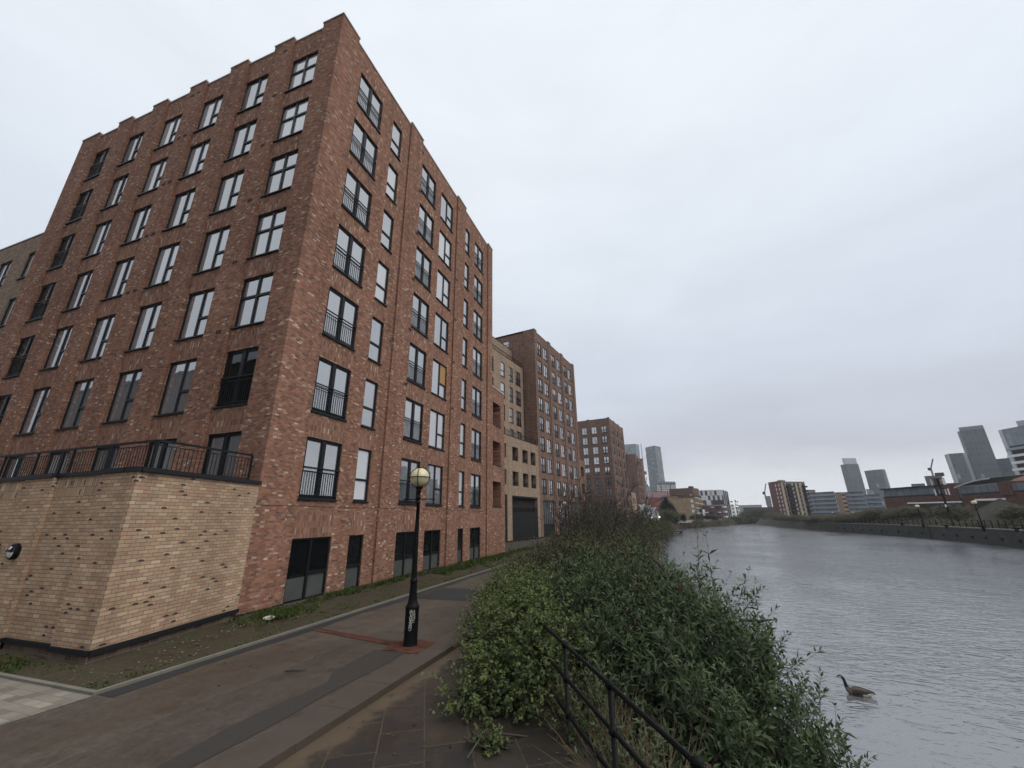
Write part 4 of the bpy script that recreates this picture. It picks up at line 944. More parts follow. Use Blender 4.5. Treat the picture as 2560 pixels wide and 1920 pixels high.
shrub('bushy_shrub', 'brownish bank shrub overhanging the path, left of the tall half-bare shrub', 'shrub', GB,
      [(-4.5, 14.2, .2, .9, 1.8, .75), (-4.7, 17.5, .2, 1.0, 2.2, .75), (-4.0, 16, .25, 1.0, 2, .8)], 1700, 6, m_budd2, base=(-4.3, 15.6, -.1), nstem=80, slen=.42, nspk=8, leafL=.10, loose=60)
shrub('bushy_shrub', 'dense dull-green shrub filling the bank just before the tall half-bare shrub', 'shrub', GB,
      [(-3.0, 17.2, .35, 1.3, 2.2, 1.0), (-1.8, 16.5, .3, 1.2, 2.2, 1.0), (-3.2, 20.2, .55, 1.5, 2.2, 1.1)], 2000, 7, m_budd2, base=(-2.8, 18, -.4), nstem=80, slen=.45, nspk=12, leafL=.11, leafW=.034, loose=70)
shrub('bushy_shrub', 'brown-green shrub along the bank below the second lamp', 'shrub', GB,
      [(-4.0, 24.5, .7, 1.6, 3.0, 1.15), (-2.6, 22.5, .6, 1.5, 3.0, 1.2), (-5.2, 21.5, .2, 1.0, 2.2, .75)], 1800, 8, m_budd2, base=(-3.6, 23.4, -.4), nstem=60, slen=.55, nspk=10, leafL=.13, leafW=.04, loose=60)
shrub('bushy_shrub', 'shrub at the water edge of the near bank, right of the slender bare shrub', 'shrub', GB,
      [(-2.4, 29, .8, 1.6, 3.5, 1.5), (-2.0, 35, .5, 1.3, 3.5, 1.6), (-4.5, 31, 1.2, 1.8, 3.2, 1.5)], 1700, 9, m_budd2, base=(-3, 31, -.4), nstem=60, slen=.65, nspk=8, leafL=.17, leafW=.05, loose=50)
shrub('bushy_shrub', 'farthest shrub of the near bank, a low dull mound before the white gabled houses', 'shrub', GB,
      [(-2.6, 44, .4, 1.6, 5, 1.9), (-2.4, 56, .2, 1.5, 6, 2.0), (-1.6, 70, -.3, 1.4, 7, 1.9), (-.8, 92, -.9, 1.8, 12, 1.8), (.6, 122, -1.1, 2, 14, 1.8)], 2200, 10, m_budd2, base=(-2.4, 55, -.4), nstem=20, slen=.9, leafL=.34, leafW=.12, inner=.5)
# tall half-bare buddleia with arching twigs and dead flower heads
def bare_bush(label, base, height, spread, n, seed, nspk, leaf=True, spkL=.34):
    rs = np.random.RandomState(seed); base = np.array(base, float); root = empty('bare_shrub', tuple(base)); tag(root, label, 'shrub', GB)
    A, B, ra_, rb = [], [], [], []; tips, tD = [], []
    def grow(p, d, L, r, lev):
        steps = 5; q = p
        for k in range(steps):
            d2 = d + rs.randn(3)*.13 + np.array([0, 0, .03]); d2 /= np.linalg.norm(d2); q2 = q + d2*L/steps; r2 = max(.007, r*(1-.5/steps))
            A.append(q); B.append(q2); ra_.append(r); rb.append(r2)
            if lev < 3 and k >= 1:
                for _ in range(1 if lev else 2):
                    dd = d2 + rs.randn(3)*.5; dd[2] = abs(dd[2])*.8+.2; dd /= np.linalg.norm(dd); grow(q2, dd, L*.55, max(.008, r2*.66), lev+1)
            q, d, r = q2, d2, r2
        if lev >= 1: tips.append(q); tD.append(d)
    for k in range(n):
        d = np.array([rs.randn()*spread, rs.randn()*spread, 1.0]); d /= np.linalg.norm(d); grow(rs.randn(3)*np.array([.3, .3, 0]), d, height*(.6+.4*rs.rand()), .034, 0)
    V, F = stick(np.array(A), np.array(B), np.array(ra_), np.array(rb)); link('twigs', np_mesh('twigs', V, F, m_twig), root)
    tips, tD = np.array(tips), np.array(tD)
    if leaf:
        sel = tips[tips[:, 2] < height*.62]; sel = sel[rs.rand(len(sel)) < .8]
        if len(sel):
            P = np.repeat(sel, 7, 0) + rs.randn(len(sel)*7, 3)*.13; V, F = leaves(P, rs.randn(len(P), 3)+np.array([0, 0, .3]), np.full(len(P), .13), np.full(len(P), .04), rs); link('foliage', np_mesh('foliage', V, F, m_budd2), root)
    hi = np.where(tips[:, 2] > height*.55)[0]
    if nspk and len(hi): spikes(root, tips[hi], tD[hi], rs, nspk, spkL)
    return root
bare_bush('tall half-bare shrub with dark dead flower heads, before the second brick block', (-3.6, 19.2, -.2), 3.3, .36, 7, 21, 22)
bare_bush('slender bare shrub with fine twigs, below the third brick block', (-4.4, 33, -.2), 3.2, .36, 11, 22, 6, True, .5)
# dry stems below the railing
rs = np.random.RandomState(12); n = 420
t_ = rs.rand(n)*3.6-1.9; A = np.array([rail_pt(t, .12+.45*rs.rand(), -.25) for t in t_]); Bq = A + np.stack([rs.randn(n)*.28, rs.randn(n)*.28, .25+.65*rs.rand(n)], 1)
V, F = stick(A, Bq, np.full(n, .004), np.full(n, .0015)); o = link('dry_stems', np_mesh('dry_stems', V, F, m_straw)); o['kind'] = 'stuff'; tag(o, 'tangle of dry straw-coloured stems behind the lower rails', 'dry stems')
shrub('bramble', 'low leafy growth behind the nearest rails at the bottom of the picture', 'bramble', GB, [(-.55, 5.1, -.35, .4, .7, .45), (-.05, 4.6, -.5, .45, .7, .45), (-1.15, 6.2, -.2, .4, .6, .45)], 620, 34, m_budd, pairs=5, slen=.26, leafL=.085, leafW=.032, base=(-.4, 5.2, -.5), nstem=40, inner=.2)
# grass and weeds along the wall foot, small stones on the verge
def tufts(n, fx, hgt, seed, name, label):
    rs = np.random.RandomState(seed); c = np.array([fx(rs) for _ in range(n)]); m = 9
    P = np.repeat(c, m, 0); P[:, :2] += rs.randn(len(P), 2)*.05; D = rs.randn(len(P), 3)*.45 + np.array([0, 0, 1.0])
    hh = np.repeat(hgt*(.4+.9*rs.rand(n)), m)*(.6+.5*rs.rand(len(P))); V, F = leaves(P, D, hh, np.full(len(P), .018)*(1+rs.rand(len(P))), rs, .25)
    o = link(name, np_mesh(name, V, F, m_grass)); o['kind'] = 'stuff'; tag(o, label, 'grass'); return o
def fx1(rs):
    y = 11+rs.rand()**.9*24; return (-10.85+abs(rs.randn())*(.22 if y < 18 else .42), y, -.02)
tufts(950, fx1, .2, 31, 'grass', 'rough grass and weeds along the foot of the red brick wall')
tufts(260, lambda rs: (-10.2+rs.randn()*.35, 9.7+rs.randn()*.5, -.02), .17, 34, 'grass', 'patch of grass where the buff and red brick walls meet')
tufts(420, lambda rs: (-10.3+abs(rs.randn())*.35, 18+rs.rand()*9, -.02), .28, 36, 'grass', 'taller grass by the ground-floor windows behind the lamp post')
tufts(420, lambda rs: (-8.4-abs(rs.randn())*.6, 4.8+rs.rand()*22, -.02), .055, 32, 'grass', 'short sparse grass beside the concrete edging')
tufts(160, lambda rs: (-14+rs.rand()*4, 4.85+rs.rand()*.5, -.02), .06, 35, 'grass', 'thin grass in front of the buff podium')
rs = np.random.RandomState(41); b = MB()
for k in range(260):
    x, y = (-8.5-abs(rs.randn())*1.1, 4.85+abs(rs.randn())*2.2)
    if k > 180: x, y = -10.0+rs.randn()*.35, 8.3+rs.randn()*.9
    if x < -10.1 and y < 6: continue
    if x < -10.14-(y-5.5)*.235+.12: continue
    r = .006+.02*rs.rand()**3; b.lathe([(.001, -r*.5), (r*(.8+.4*rs.rand()), -r*.2), (r*.8, r*.4), (.001, r*.6)], (x, y, .012), 5)
o = b.build('gravel', plain('pale_stones', (.17, .15, .12), .9, var=.5, scale=9)); o['kind'] = 'stuff'
b = MB(); b.lathe([(.001, 0), (.13, 0), (.165, .035), (.17, .035), (.15, .005), (.14, -.012), (.001, -.012)], (0, 0, 0), 22)
q = at(663, 1557, 12.6); o = b.build('dish', plain('dirty_white_plastic', (.42, .40, .36), .6, var=.3), None, True, (-9.78, 9.0, .05)); o.rotation_euler = (.12, .1, 0); o.scale = (.8, .8, .6); tag(o, 'dirty white plastic dish lying in the grass by the wall', 'dish')
b = MB(); b.tube([(-.16, -.05, 0), (-.05, 0, .012), (.06, .03, .006), (.15, .09, .012)], [.009, .011, .009, .004], 6); o = b.build('stick', m_bark, loc=(-6.1, 6.3, .01)); tag(o, 'short dark twig lying on the asphalt path', 'twig')
rs = np.random.RandomState(77); n = 130
P = np.stack([-4.1+rs.rand(n)*3.0, 4.2+rs.rand(n)*4, np.full(n, -.068)], 1); P2 = np.stack([-8+rs.rand(90)*3.6, 4+rs.rand(90)*9, np.full(90, .012)], 1); P3 = np.stack([-8.5-rs.rand(260)*2.3, 5+rs.rand(260)*14, np.full(260, .02)], 1); P3 = P3[P3[:, 0] > -10.05+np.clip((9-P3[:, 1])*.0, 0, 1)]; P = np.concatenate([P, P2, P3])
D = np.concatenate([rs.randn(len(P), 2), np.zeros((len(P), 1))], 1); V, F = leaves(P, D, .02+.04*rs.rand(len(P)), .012+.02*rs.rand(len(P)), rs, .05)
o = link('fallen_leaves', np_mesh('fallen_leaves', V, F, leaf_mat('fallen_leaf', [(0, (.05, .035, .02)), (.5, (.10, .07, .03)), (.85, (.15, .12, .07)), (1, (.3, .28, .24))], (.1, .08, .05)))); o['kind'] = 'stuff'

# ================================================================ GOOSE
def loft(mb, secs, n=16, mats=None):
    """secs: centre, half-width, half-height, tilt dir; one continuous skin"""
    st = len(mb.v); C_ = [Vector(s[0]) for s in secs]
    for i, s in enumerate(secs):
        d = (C_[min(i+1, len(secs)-1)]-C_[max(i-1, 0)]).normalized(); side = Vector((0, 1, 0)); up = side.cross(d).normalized()*-1
        if up.length < .5: up = Vector((0, 0, 1))
        for k in range(n): t = 2*pi*k/n; p = C_[i]+side*s[1]*cos(t)+up*s[2]*sin(t); mb.v.append(tuple(p))
    for i in range(len(secs)-1):
        for k in range(n):
            A_, B_ = st+i*n, st+(i+1)*n; mb.f.append((A_+k, A_+(k+1) % n, B_+(k+1) % n, B_+k)); mb.uv += [(0, 0)]*4; mb.m.append(mats(i, k, n) if mats else 0)
    for A_ in (st, st+(len(secs)-1)*n): mb.f.append(tuple(A_+k for k in range(n))); mb.uv += [(0, 0)]*n; mb.m.append(0)
gs = empty('goose', (5.05, 17.06, WATER)); gs.rotation_euler = (0, 0, pi+radians(-14)); gs.scale = (.9,)*3
tag(gs, 'brown goose with black neck and white cheek patch swimming on the river', 'goose')
mgb = NT('brown_barred_feathers'); _w = mgb.n('TexWave'); _w.inputs['Scale'].default_value = 9; _w.inputs['Distortion'].default_value = 4; mgb.put(_w.inputs['Vector'], mgb.obj())
mgb = mgb.fin(mgb.mix(_w.outputs['Fac'], (.045, .032, .025), (.10, .075, .058)), .8)
mgk = plain('black_feathers', (.010, .009, .010), .6); mgw = plain('white_feathers', (.62, .58, .52), .8); mgp = plain('pale_breast_feathers', (.22, .17, .14), .8)
b = MB()
body = [((-.46, 0, .10), .012, .008), ((-.40, 0, .105), .05, .022), ((-.33, 0, .095), .085, .055), ((-.24, 0, .08), .115, .10), ((-.10, 0, .07), .14, .135), ((.06, 0, .07), .145, .145), ((.17, 0, .08), .125, .13), ((.245, 0, .115), .085, .10),
        ((.285, 0, .19), .056, .064), ((.30, 0, .27), .046, .05), ((.315, 0, .36), .042, .045), ((.335, 0, .43), .042, .046), ((.375, 0, .475), .046, .05), ((.42, 0, .477), .044, .046), ((.455, 0, .468), .033, .033), ((.475, 0, .46), .016, .016)]
def gm(i, k, n):
    ang = 2*pi*(k+.5)/n
    if i >= 8: return 2 if (i in (12, 13) and (sin(ang) < .5) and (i == 12 or sin(ang) > -.8)) else 1
    if i == 0: return 1
    if i in (1, 2, 3): return 2 if sin(ang) < (.4 if i < 3 else .1) else 0
    if i >= 6 and sin(ang) < .3: return 3
    return 0
loft(b, body, 16, gm); b.build('body', [mgb, mgk, mgw, mgp], gs, True)
b = MB(); loft(b, [((.468, 0, .462), .015, .015), ((.50, 0, .45), .013, .009), ((.525, 0, .443), .006, .004)], 10); b.build('bill', mgk, gs, True)
for sg in (1, -1):
    b = MB(); loft(b, [((.16, sg*.118, .13), .02, .05), ((.05, sg*.142, .13), .022, .08), ((-.12, sg*.13, .135), .02, .07), ((-.28, sg*.085, .14), .016, .04), ((-.43, sg*.03, .135), .008, .012)], 10); b.build('wing', mgb, gs, True)
b = MB()
for sg in (1, -1): b.lathe([(.001, -.006), (.006, 0), (.001, .006)], (.425, sg*.035, .487), 8)
b.build('eye', mgk, gs)

# ================================================================ OPPOSITE BANK
GZ = -.42
QW = empty('quay_wall', (0, 0, 0)); tag(QW, 'long dark stone quay wall along the opposite bank with drain holes', 'quay wall')
mb, cp, hl = MB(), MB(), MB(); u = 0.0
for i in range(len(right_top)-1):
    a, c = Vector((*right_top[i], 0)), Vector((*right_top[i+1], 0)); L = (c-a).length; d = (c-a)/L; n_ = Vector((-d.y, d.x, 0)); f = n_*.25
    mb.quad((a.x+f.x, a.y+f.y, WATER-.5), (c.x+f.x, c.y+f.y, WATER-.5), (c.x, c.y, GZ), (a.x, a.y, GZ), uv=[(u, -.5), (u+L, -.5), (u+L, 2.4), (u, 2.4)])
    m_ = max(1, int(L/2.2))
    for k in range(m_):
        p0, p1 = a+d*(L*k/m_), a+d*(L*(k+1)/m_-.03); cp.bar(p0+n_*-.2+Vector((0, 0, GZ+.07)), p1+n_*-.2+Vector((0, 0, GZ+.07)), .62, .15)
    for k in range(int(L/4.4)):
        p0 = a+d*(4.4*k+2); hl.box((p0.x-.2+n_.x*.12, p0.y-.2, -2.0), (p0.x+.2+n_.x*.12, p0.y+.2, -1.62))
    u += L
mb.build('wall', m_stone, QW); cp.build('coping', plain('weathered_coping_stone', (.15, .14, .12), .85, var=.35, scale=.4), QW); tag(hl.build('drain_holes', m_dark, QW), kind='stuff')
for (px, py, D, lb) in ((2353, 1306, 101, 'black mushroom bollard on the quay edge, left of the right-hand lamp'), (2522, 1307, 86, 'black mushroom bollard on the quay edge near the right border of the picture'), (2246, 1306, 121, 'small black bollard on the quay edge near the left of the two far lamps')):
    q = at(px, py, D); b = MB(); b.lathe([(.3, 0), (.3, .08), (.2, .12), (.18, .4), (.36, .48), (.38, .6), (.25, .7), (.001, .72)], n=14); o = b.build('bollard', m_black, None, True, (q.x+.5, q.y, GZ+.1)); tag(o, lb, 'bollard', 'bollards on the far quay')
b = MB()
for k in range(9): b.box((-.2, -.02, -k*.27-.02), (.2, .02, -k*.27+.02))
b.box((-.24, -.03, -2.5), (-.2, .03, .3)); b.box((.2, -.03, -2.5), (.24, .03, .3)); bd = bearing(2322, 1310); LQ = None
for i in range(len(right_top)-1):
    a, c = Vector(right_top[i]), Vector(right_top[i+1]); dd_ = c-a; den = bd[0]*dd_.y-bd[1]*dd_.x
    if abs(den) < 1e-6: continue
    tt_ = (a.x*dd_.y-a.y*dd_.x)/den; uu_ = (a.x*bd[1]-a.y*bd[0])/den
    if 0 <= uu_ <= 1 and tt_ > 0: LQ = (a+dd_*uu_, atan2(dd_.y, dd_.x))
o = b.build('ladder', m_dark, None, False, (LQ[0].x-.3, LQ[0].y, GZ)); o.rotation_euler = (0, 0, LQ[1]); tag(o, 'dark iron ladder fixed to the opposite quay wall', 'ladder')
# fence along the quay
FN = empty('fence', (0, 0, GZ)); tag(FN, 'low black post-and-rail fence in scrub along the opposite quay', 'fence')
fence_line = [(p[0]+1.7, p[1]) for p in right_top]; pm = MB(); pm.box((-.05, -.05, 0), (.05, .05, 1.35)); pm = pm.mesh('post', m_black); np_ = 0; rl = MB()
for i in range(2, len(fence_line)-1):
    a, c = Vector((*fence_line[i], 0)), Vector((*fence_line[i+1], 0)); L = (c-a).length; m_ = int(L/1.9)
    for k in range(m_): link('post', pm, FN, a+(c-a)*(k/m_))
    for z in (1.25, .7): rl.bar(a+Vector((0, 0, z)), c+Vector((0, 0, z)), .035)
rl.build('rail', m_black, FN)
def lamp_at(px, py, dist, gz, label, group, lit=False, k=1.0):
    q = at(px, py, dist); r = empty('street_lamp', (q.x, q.y, gz)); r.scale = (k, k, (q.z-gz)/3.295); tag(r, label, 'street lamp', group)
    link('post', post_me, r); link('globe', lit_me if lit else globe_me, r); return r
lamp_at(2293, 1265.5, 107, GZ, 'left-hand lamp post with pale globe in the scrub on the opposite quay', 'globe lamps on the opposite quay', k=1.5)
lamp_at(2435, 1256, 92, GZ, 'dark lamp post with pale globe beside the tumbledown shed on the opposite quay', 'globe lamps on the opposite quay', k=1.5)
for px, D, lb in ((2009, 255, 'far globe lamp before the cream flats'), (2081, 235, 'far globe lamp below the banded offices'), (2131, 235, 'far globe lamp below the right half of the banded offices')): lamp_at(px, 1281, D, GZ, lb, 'globe lamps on the opposite quay', k=1.9)
# scrub-covered mound behind the fence
NX, NY = 26, 60; V = []
cl_ = [(36, -40), (42, 20), (46.5, 60), (49.3, 82), (51.6, 100), (52.2, 112), (51.8, 128), (49.4, 156), (48.5, 180), (48, 205), (50, 240), (56, 288)]
def bank_x(y):
    for i in range(len(cl_)-1):
        if cl_[i][1] <= y <= cl_[i+1][1]: f = (y-cl_[i][1])/(cl_[i+1][1]-cl_[i][1]); return cl_[i][0]+f*(cl_[i+1][0]-cl_[i][0])
    return 56
def mound_z(d, y): return GZ+.02 + max(0, min(1, (d-3)/26))*2.1*(.8+.3*sin(y*.11)*cos(d*.15)) * (1 if y < 150 else max(.2, 1-(y-150)/60))
for y in np.linspace(20, 285, NY):
    for d in np.linspace(2.2, 70, NX): V.append((bank_x(y)+d, y, mound_z(d, y)))
F = np.array([[j*NX+i, j*NX+i+1, (j+1)*NX+i+1, (j+1)*NX+i] for j in range(NY-1) for i in range(NX-1)])
o = link('hills', np_mesh('hills', np.array(V), F, plain('scrub_soil', (.055, .048, .03), .95, var=.4, scale=.5), smooth=True)); o['kind'] = 'structure'
rs = np.random.RandomState(51); n = 8000
yy = 62+rs.rand(n)**1.1*215; dd = 2.6+rs.rand(n)**1.4*36; hh = .35+1.15*rs.rand(n)*(.55+.6*np.sin(yy*.23)*np.sin(dd*.4+yy*.07)) + .9*(dd > 12)*rs.rand(n)
big = .22+.002*yy
Pc = np.array([(bank_x(y)+d, y, mound_z(d, y)) for y, d in zip(yy, dd)]); k = 13
P = np.repeat(Pc, k, 0); P += rs.randn(len(P), 3)*np.array([.55, .55, 0]); P[:, 2] += np.repeat(hh, k)*rs.rand(len(P))
V, F = leaves(P, rs.randn(len(P), 3)+np.array([0, 0, .5]), np.repeat(big, k)*(.5+.7*rs.rand(len(P))), np.repeat(big, k)*.33, rs)
S0 = Pc[:3000]; S1 = S0+np.stack([rs.randn(3000)*.25, rs.randn(3000)*.25, hh[:3000]*1.7], 1); V2, F2 = stick(S0, S1, np.full(3000, .03), np.full(3000, .012))
o = link('scrub', np_mesh('scrub', V, F, m_scrub)); o['kind'] = 'stuff'; tag(o, 'brown and olive winter scrub covering the opposite bank', 'scrub')
o = link('scrub_stems', np_mesh('scrub_stems', V2, F2, m_twig)); o['kind'] = 'stuff'; tag(o, 'bare grey stems standing in the opposite bank scrub', 'stems')
# bank growth on the near side, far along
rs = np.random.RandomState(52); n = 2600; tt = rs.rand(n)
seg = np.array([(e[0], e[1]) for e in edge[5:]]); ts = np.sort(rs.rand(n))*(len(seg)-1); ii = ts.astype(int); ff = (ts-ii)[:, None]; Pc = seg[ii]*(1-ff)+seg[np.minimum(ii+1, len(seg)-1)]*ff
off = rs.rand(n)*2.6-.6; Pc = np.stack([Pc[:, 0]+off*.9, Pc[:, 1]-off*.4, -.1-np.clip(off, 0, 3)*1.15], 1); k = 9
P = np.repeat(Pc, k, 0)+rs.randn(n*k, 3)*np.array([.6, .9, .22]); P[:, 2] += .55*rs.rand(n*k); V, F = leaves(P, rs.randn(n*k, 3)+np.array([0, 0, .3]), .5+.5*rs.rand(n*k), np.full(n*k, .25), rs)
o = link('bank_growth', np_mesh('bank_growth', V, F, m_scrub)); o['kind'] = 'stuff'; tag(o, 'low green-brown growth down the far reach of the near bank', 'bank growth')

def tree(label, px, pytop, D, wid, mat, gz, seed, group=None, n=1100, name='tree', lean=0, conic=False, leaf=.55, sparse=1.0):
    top = at(px, pytop, D); base = Vector((top.x, top.y, gz)); Ht = top.z-gz; rs = np.random.RandomState(seed)
    r = empty(name, base); tag(r, label, 'tree', group)
    b = MB(); b.tube([(0, 0, -.2), (.05*wid*rs.randn()*.3, 0, Ht*.3), (.1*lean, 0, Ht*.62)], [wid*.045+.05, wid*.032+.04, .03], 7)
    for k in range(6):
        a_ = rs.rand()*6.28; z0 = Ht*(.2+.35*rs.rand()); b.tube([(0, 0, z0), (cos(a_)*wid*.2, sin(a_)*wid*.2, z0+Ht*.16), (cos(a_)*wid*.36, sin(a_)*wid*.36, z0+Ht*.28)], [.05+wid*.012, .04+wid*.006, .015], 5)
    b.build('trunk', m_bark, r)
    bl = []
    if conic: bl = [(0, 0, Ht*(.2+.1*k), wid*.5*w_, wid*.5*w_, Ht*.13) for k, w_ in enumerate((.8, 1.0, .98, .9, .76, .6, .42, .22))]
    else:
        bl = [(0, 0, Ht*.58, wid*.36, wid*.36, Ht*.36)]
        for k in range(7): a_ = rs.rand()*6.28; q_ = .18+.2*rs.rand(); bl.append((cos(a_)*wid*q_, sin(a_)*wid*q_, Ht*(.3+.42*rs.rand()), wid*(.16+.12*rs.rand()), wid*(.16+.12*rs.rand()), Ht*(.12+.12*rs.rand())))
    P, O = surf_pts(bl, n, rs, .45, -1, .25); P = np.repeat(P, 6, 0)+rs.randn(n*6 if len(P)*6 == n*6 else len(P)*6, 3)*leaf*.6
    P = P[P[:, 2] > Ht*.04]; V, F = leaves(P, rs.randn(len(P), 3), leaf*(.5+.7*rs.rand(len(P))), np.full(len(P), leaf*.42*sparse), rs); link('crown', np_mesh('crown', V, F, mat), r); return r
GT = 'trees on the far reach of the near bank'
tree('dark conical conifer before the buff brick building', 1664, 1245.5, 172, 6.6, m_conif, -.2, 61, GT, 1500, conic=True, leaf=.6)
tree('pale olive leafless tree in front of the dark conifer', 1662, 1271, 142, 6.4, m_olive, -.2, 62, GT, 1300, leaf=.42, sparse=.6)
tree('brownish bare tree right of the white gabled houses', 1639, 1277, 138, 3.6, m_olive, -.2, 63, GT, 800, leaf=.4, sparse=.6)
tree('low olive bush-like tree under the left edge of the buff building', 1684, 1282, 150, 3.4, m_olive, -.2, 64, GT, 700, leaf=.4)
tree('dark green bush-like tree at the foot of the buff building', 1700, 1285, 196, 5.2, m_conif, -.2, 65, GT, 700, leaf=.5)
tree('dark rounded bush-like tree below the right corner of the buff building', 1737, 1287, 215, 4.6, m_conif, -.2, 66, GT, 700, leaf=.5)
tree('dark hedge-like tree before the dark red flats', 1772, 1289, 232, 7.5, m_conif, -.2, 67, GT, 800, leaf=.55)
GE = 'trees closing the river bend'
for k, (px, py, D, wd_) in enumerate(((1836, 1292, 280, 8), (1858, 1281, 300, 9), (1872, 1273, 315, 10), (1890, 1270, 312, 11), (1905, 1273, 300, 9), (1921, 1281, 276, 8), (1937, 1282, 262, 9), (1946, 1287, 232, 6))):
    tree(('leftmost low tree at the river bend, below the white flats', 'second low tree at the river bend, right of the leftmost', 'dark tree at the river bend below the hazy far blocks', 'tallest broad dark tree at the river bend', 'dark tree at the river bend just left of the small crane', 'brown tree below the red end of the cream flats', 'brown tree before the red end of the cream flats', 'small tree at the water edge under the cream flats')[k],
         px, py, D, wd_, m_scrub if k % 2 else m_olive, GZ, 70+k, GE, 1500, leaf=.5, sparse=.8)
GR = 'bushy trees on the opposite bank'
for k, (px, py, D, wd_) in enumerate(((1968, 1284, 212, 7), (1992, 1283, 196, 7), (2024, 1288, 180, 6), (2052, 1285, 176, 7), (2086, 1283, 165, 7), (2118, 1279, 160, 8), (2150, 1272, 158, 8), (2176, 1266, 152, 8), (2204, 1264, 150, 8), (2236, 1268, 146, 7), (2268, 1262, 140, 6), (2380, 1258, 132, 7), (2548, 1262, 108, 6))):
    tree(('olive bush at the water edge below the cream flats', 'green bush in front of the right end of the cream flats', 'low bush below the left end of the banded offices', 'round bush below the middle of the banded offices', 'bush below the buff core of the banded offices', 'bush below the right half of the banded offices', 'olive bush at the right end of the banded offices', 'brown bush left of the red brick hall', 'brown bush before the left corner of the red brick hall',
          'thin bush before the glazed part of the red brick hall', 'bush left of the telecom mast foot', 'bush right of the telecom mast foot', 'bush at the right border below the red brick hall')[k], px, py+(5 if k < 10 else 2), D, wd_, (m_scrub, m_olive)[k % 2], GZ+(.0 if k < 8 else 1.0), 90+k, GR, 1500, leaf=.34, sparse=.8)

# ================================================================ DISTANT BUILDINGS
def grid_mat(name, wall, glass, bw, bh, fx_=(.2, .8), fz=(.25, .85), jit=.35, rough=.4, bright=None, pb=.9, alt=False):
    t = NT(name); u, v, _ = t.xyz(t.uv()); r = t.math('DIVIDE', v, bh); row = t.math('FLOOR', r); fv = t.math('SUBTRACT', r, row)
    off = 0.0
    c_ = t.math('ADD', t.math('DIVIDE', u, bw), off); col = t.math('FLOOR', c_); fu = t.math('SUBTRACT', c_, col)
    wn = t.n('TexWhiteNoise', noise_dimensions='2D'); t.put(wn.inputs['Vector'], t.vec(col, row))
    def rng(f, lo, hi): return t.math('MULTIPLY', t.math('GREATER_THAN', f, lo), t.math('LESS_THAN', f, hi))
    w_ = t.math('MULTIPLY', rng(fu, *fx_), rng(fv, *fz)); k = t.math('MULTIPLY_ADD', wn.outputs['Value'], 2*jit, 1-jit)
    if alt: w_ = t.math('ABSOLUTE', t.math('SUBTRACT', t.math('MODULO', t.math('ADD', col, row), 2.0), t.math('GREATER_THAN', t.math('FRACT', t.math('MULTIPLY', wn.outputs['Value'], 17.3)), .76)))
    g_ = t.mix(1.0, glass, t.vec(k, k, k), 'MULTIPLY')
    if bright: g_ = t.mix(t.math('GREATER_THAN', wn.outputs['Value'], pb), g_, bright)
    return t.fin(t.mix(w_, wall, g_), t.math('MULTIPLY_ADD', w_, rough-.85, .85), spec=.5)
def prism(name, label, pts, depth, mats, cat_='building', group=None, zb=GZ, top=None, roof=None, rh=.5, flat=True):
    """solid block: its visible front runs through the given (pixel, pixel, distance) top corners"""
    P = [at(*p) for p in pts]; zt = top if top is not None else P[0].z; r = empty(name, (P[0].x, P[0].y, zb)); tag(r, label, cat_, group)
    o_ = Vector((P[0].x, P[0].y, zb)); mid = sum(P, Vector())/len(P); aw = Vector((mid.x, mid.y, 0)).normalized()*depth
    fr = [Vector((p.x, p.y, 0))-Vector((o_.x, o_.y, 0)) for p in P]; loop = fr+[fr[-1]+aw, fr[0]+aw]; h = zt-zb; b = MB(); u = 0
    for i in range(len(loop)):
        a, c = loop[i], loop[(i+1) % len(loop)]; L = (c-a).length
        b.quad((a.x, a.y, 0), (c.x, c.y, 0), (c.x, c.y, h), (a.x, a.y, h), uv=[(u, 0), (u+L, 0), (u+L, h), (u, h)]); u += L
    b.build('wall', mats, r); b = MB(); cc = sum(loop, Vector())/len(loop)
    bt = [(p-cc)*1.004+cc for p in loop]
    b.poly([(p.x, p.y, h+rh) for p in bt]); 
    for i in range(len(bt)): a, c = bt[i], bt[(i+1) % len(bt)]; b.quad((a.x, a.y, h), (c.x, c.y, h), (c.x, c.y, h+rh), (a.x, a.y, h+rh))
    b.build('roof', roof or m_grey, r); return r, fr, h
def face_box(fr, i, u0, u1, v0, v1, out_=.1, inn=.3):
    a, c = fr[i], fr[i+1]; d = (c-a).normalized(); n_ = Vector((d.y, -d.x, 0)); b = MB()
    p = [a+d*u0-n_*inn, a+d*u1-n_*inn, a+d*u1+n_*out_, a+d*u0+n_*out_]
    lo = [Vector((q.x, q.y, v0)) for q in p]; hi = [Vector((q.x, q.y, v1)) for q in p]
    for k in range(4): b.quad(lo[k], lo[(k+1) % 4], hi[(k+1) % 4], hi[k])
    b.quad(*hi); b.quad(*lo[::-1]); return b
GTW = 'glass towers on the skyline'
m_t1 = grid_mat('pale_glass_tower', (.16, .19, .21), (.14, .185, .215), 3.6, 6.4, (.16, .88), (.12, .9), .35)
m_t2 = grid_mat('speckled_glass_tower', (.12, .14, .155), (.08, .11, .13), 3.0, 4.8, (.2, .85), (.2, .9), .55, bright=(.34, .36, .37), pb=.86)
m_t3 = grid_mat('dark_glass_tower', (.085, .105, .12), (.042, .06, .076), 3.6, 6.6, (.14, .9), (.12, .9), .45, bright=(.26, .28, .29), pb=.93)
m_t4 = grid_mat('green_grey_glass_tower', (.085, .115, .125), (.05, .08, .095), 4.0, 9.9, (.14, .92), (.1, .92), .35)
m_steel = plain('grey_steel', (.16, .17, .18), .6)
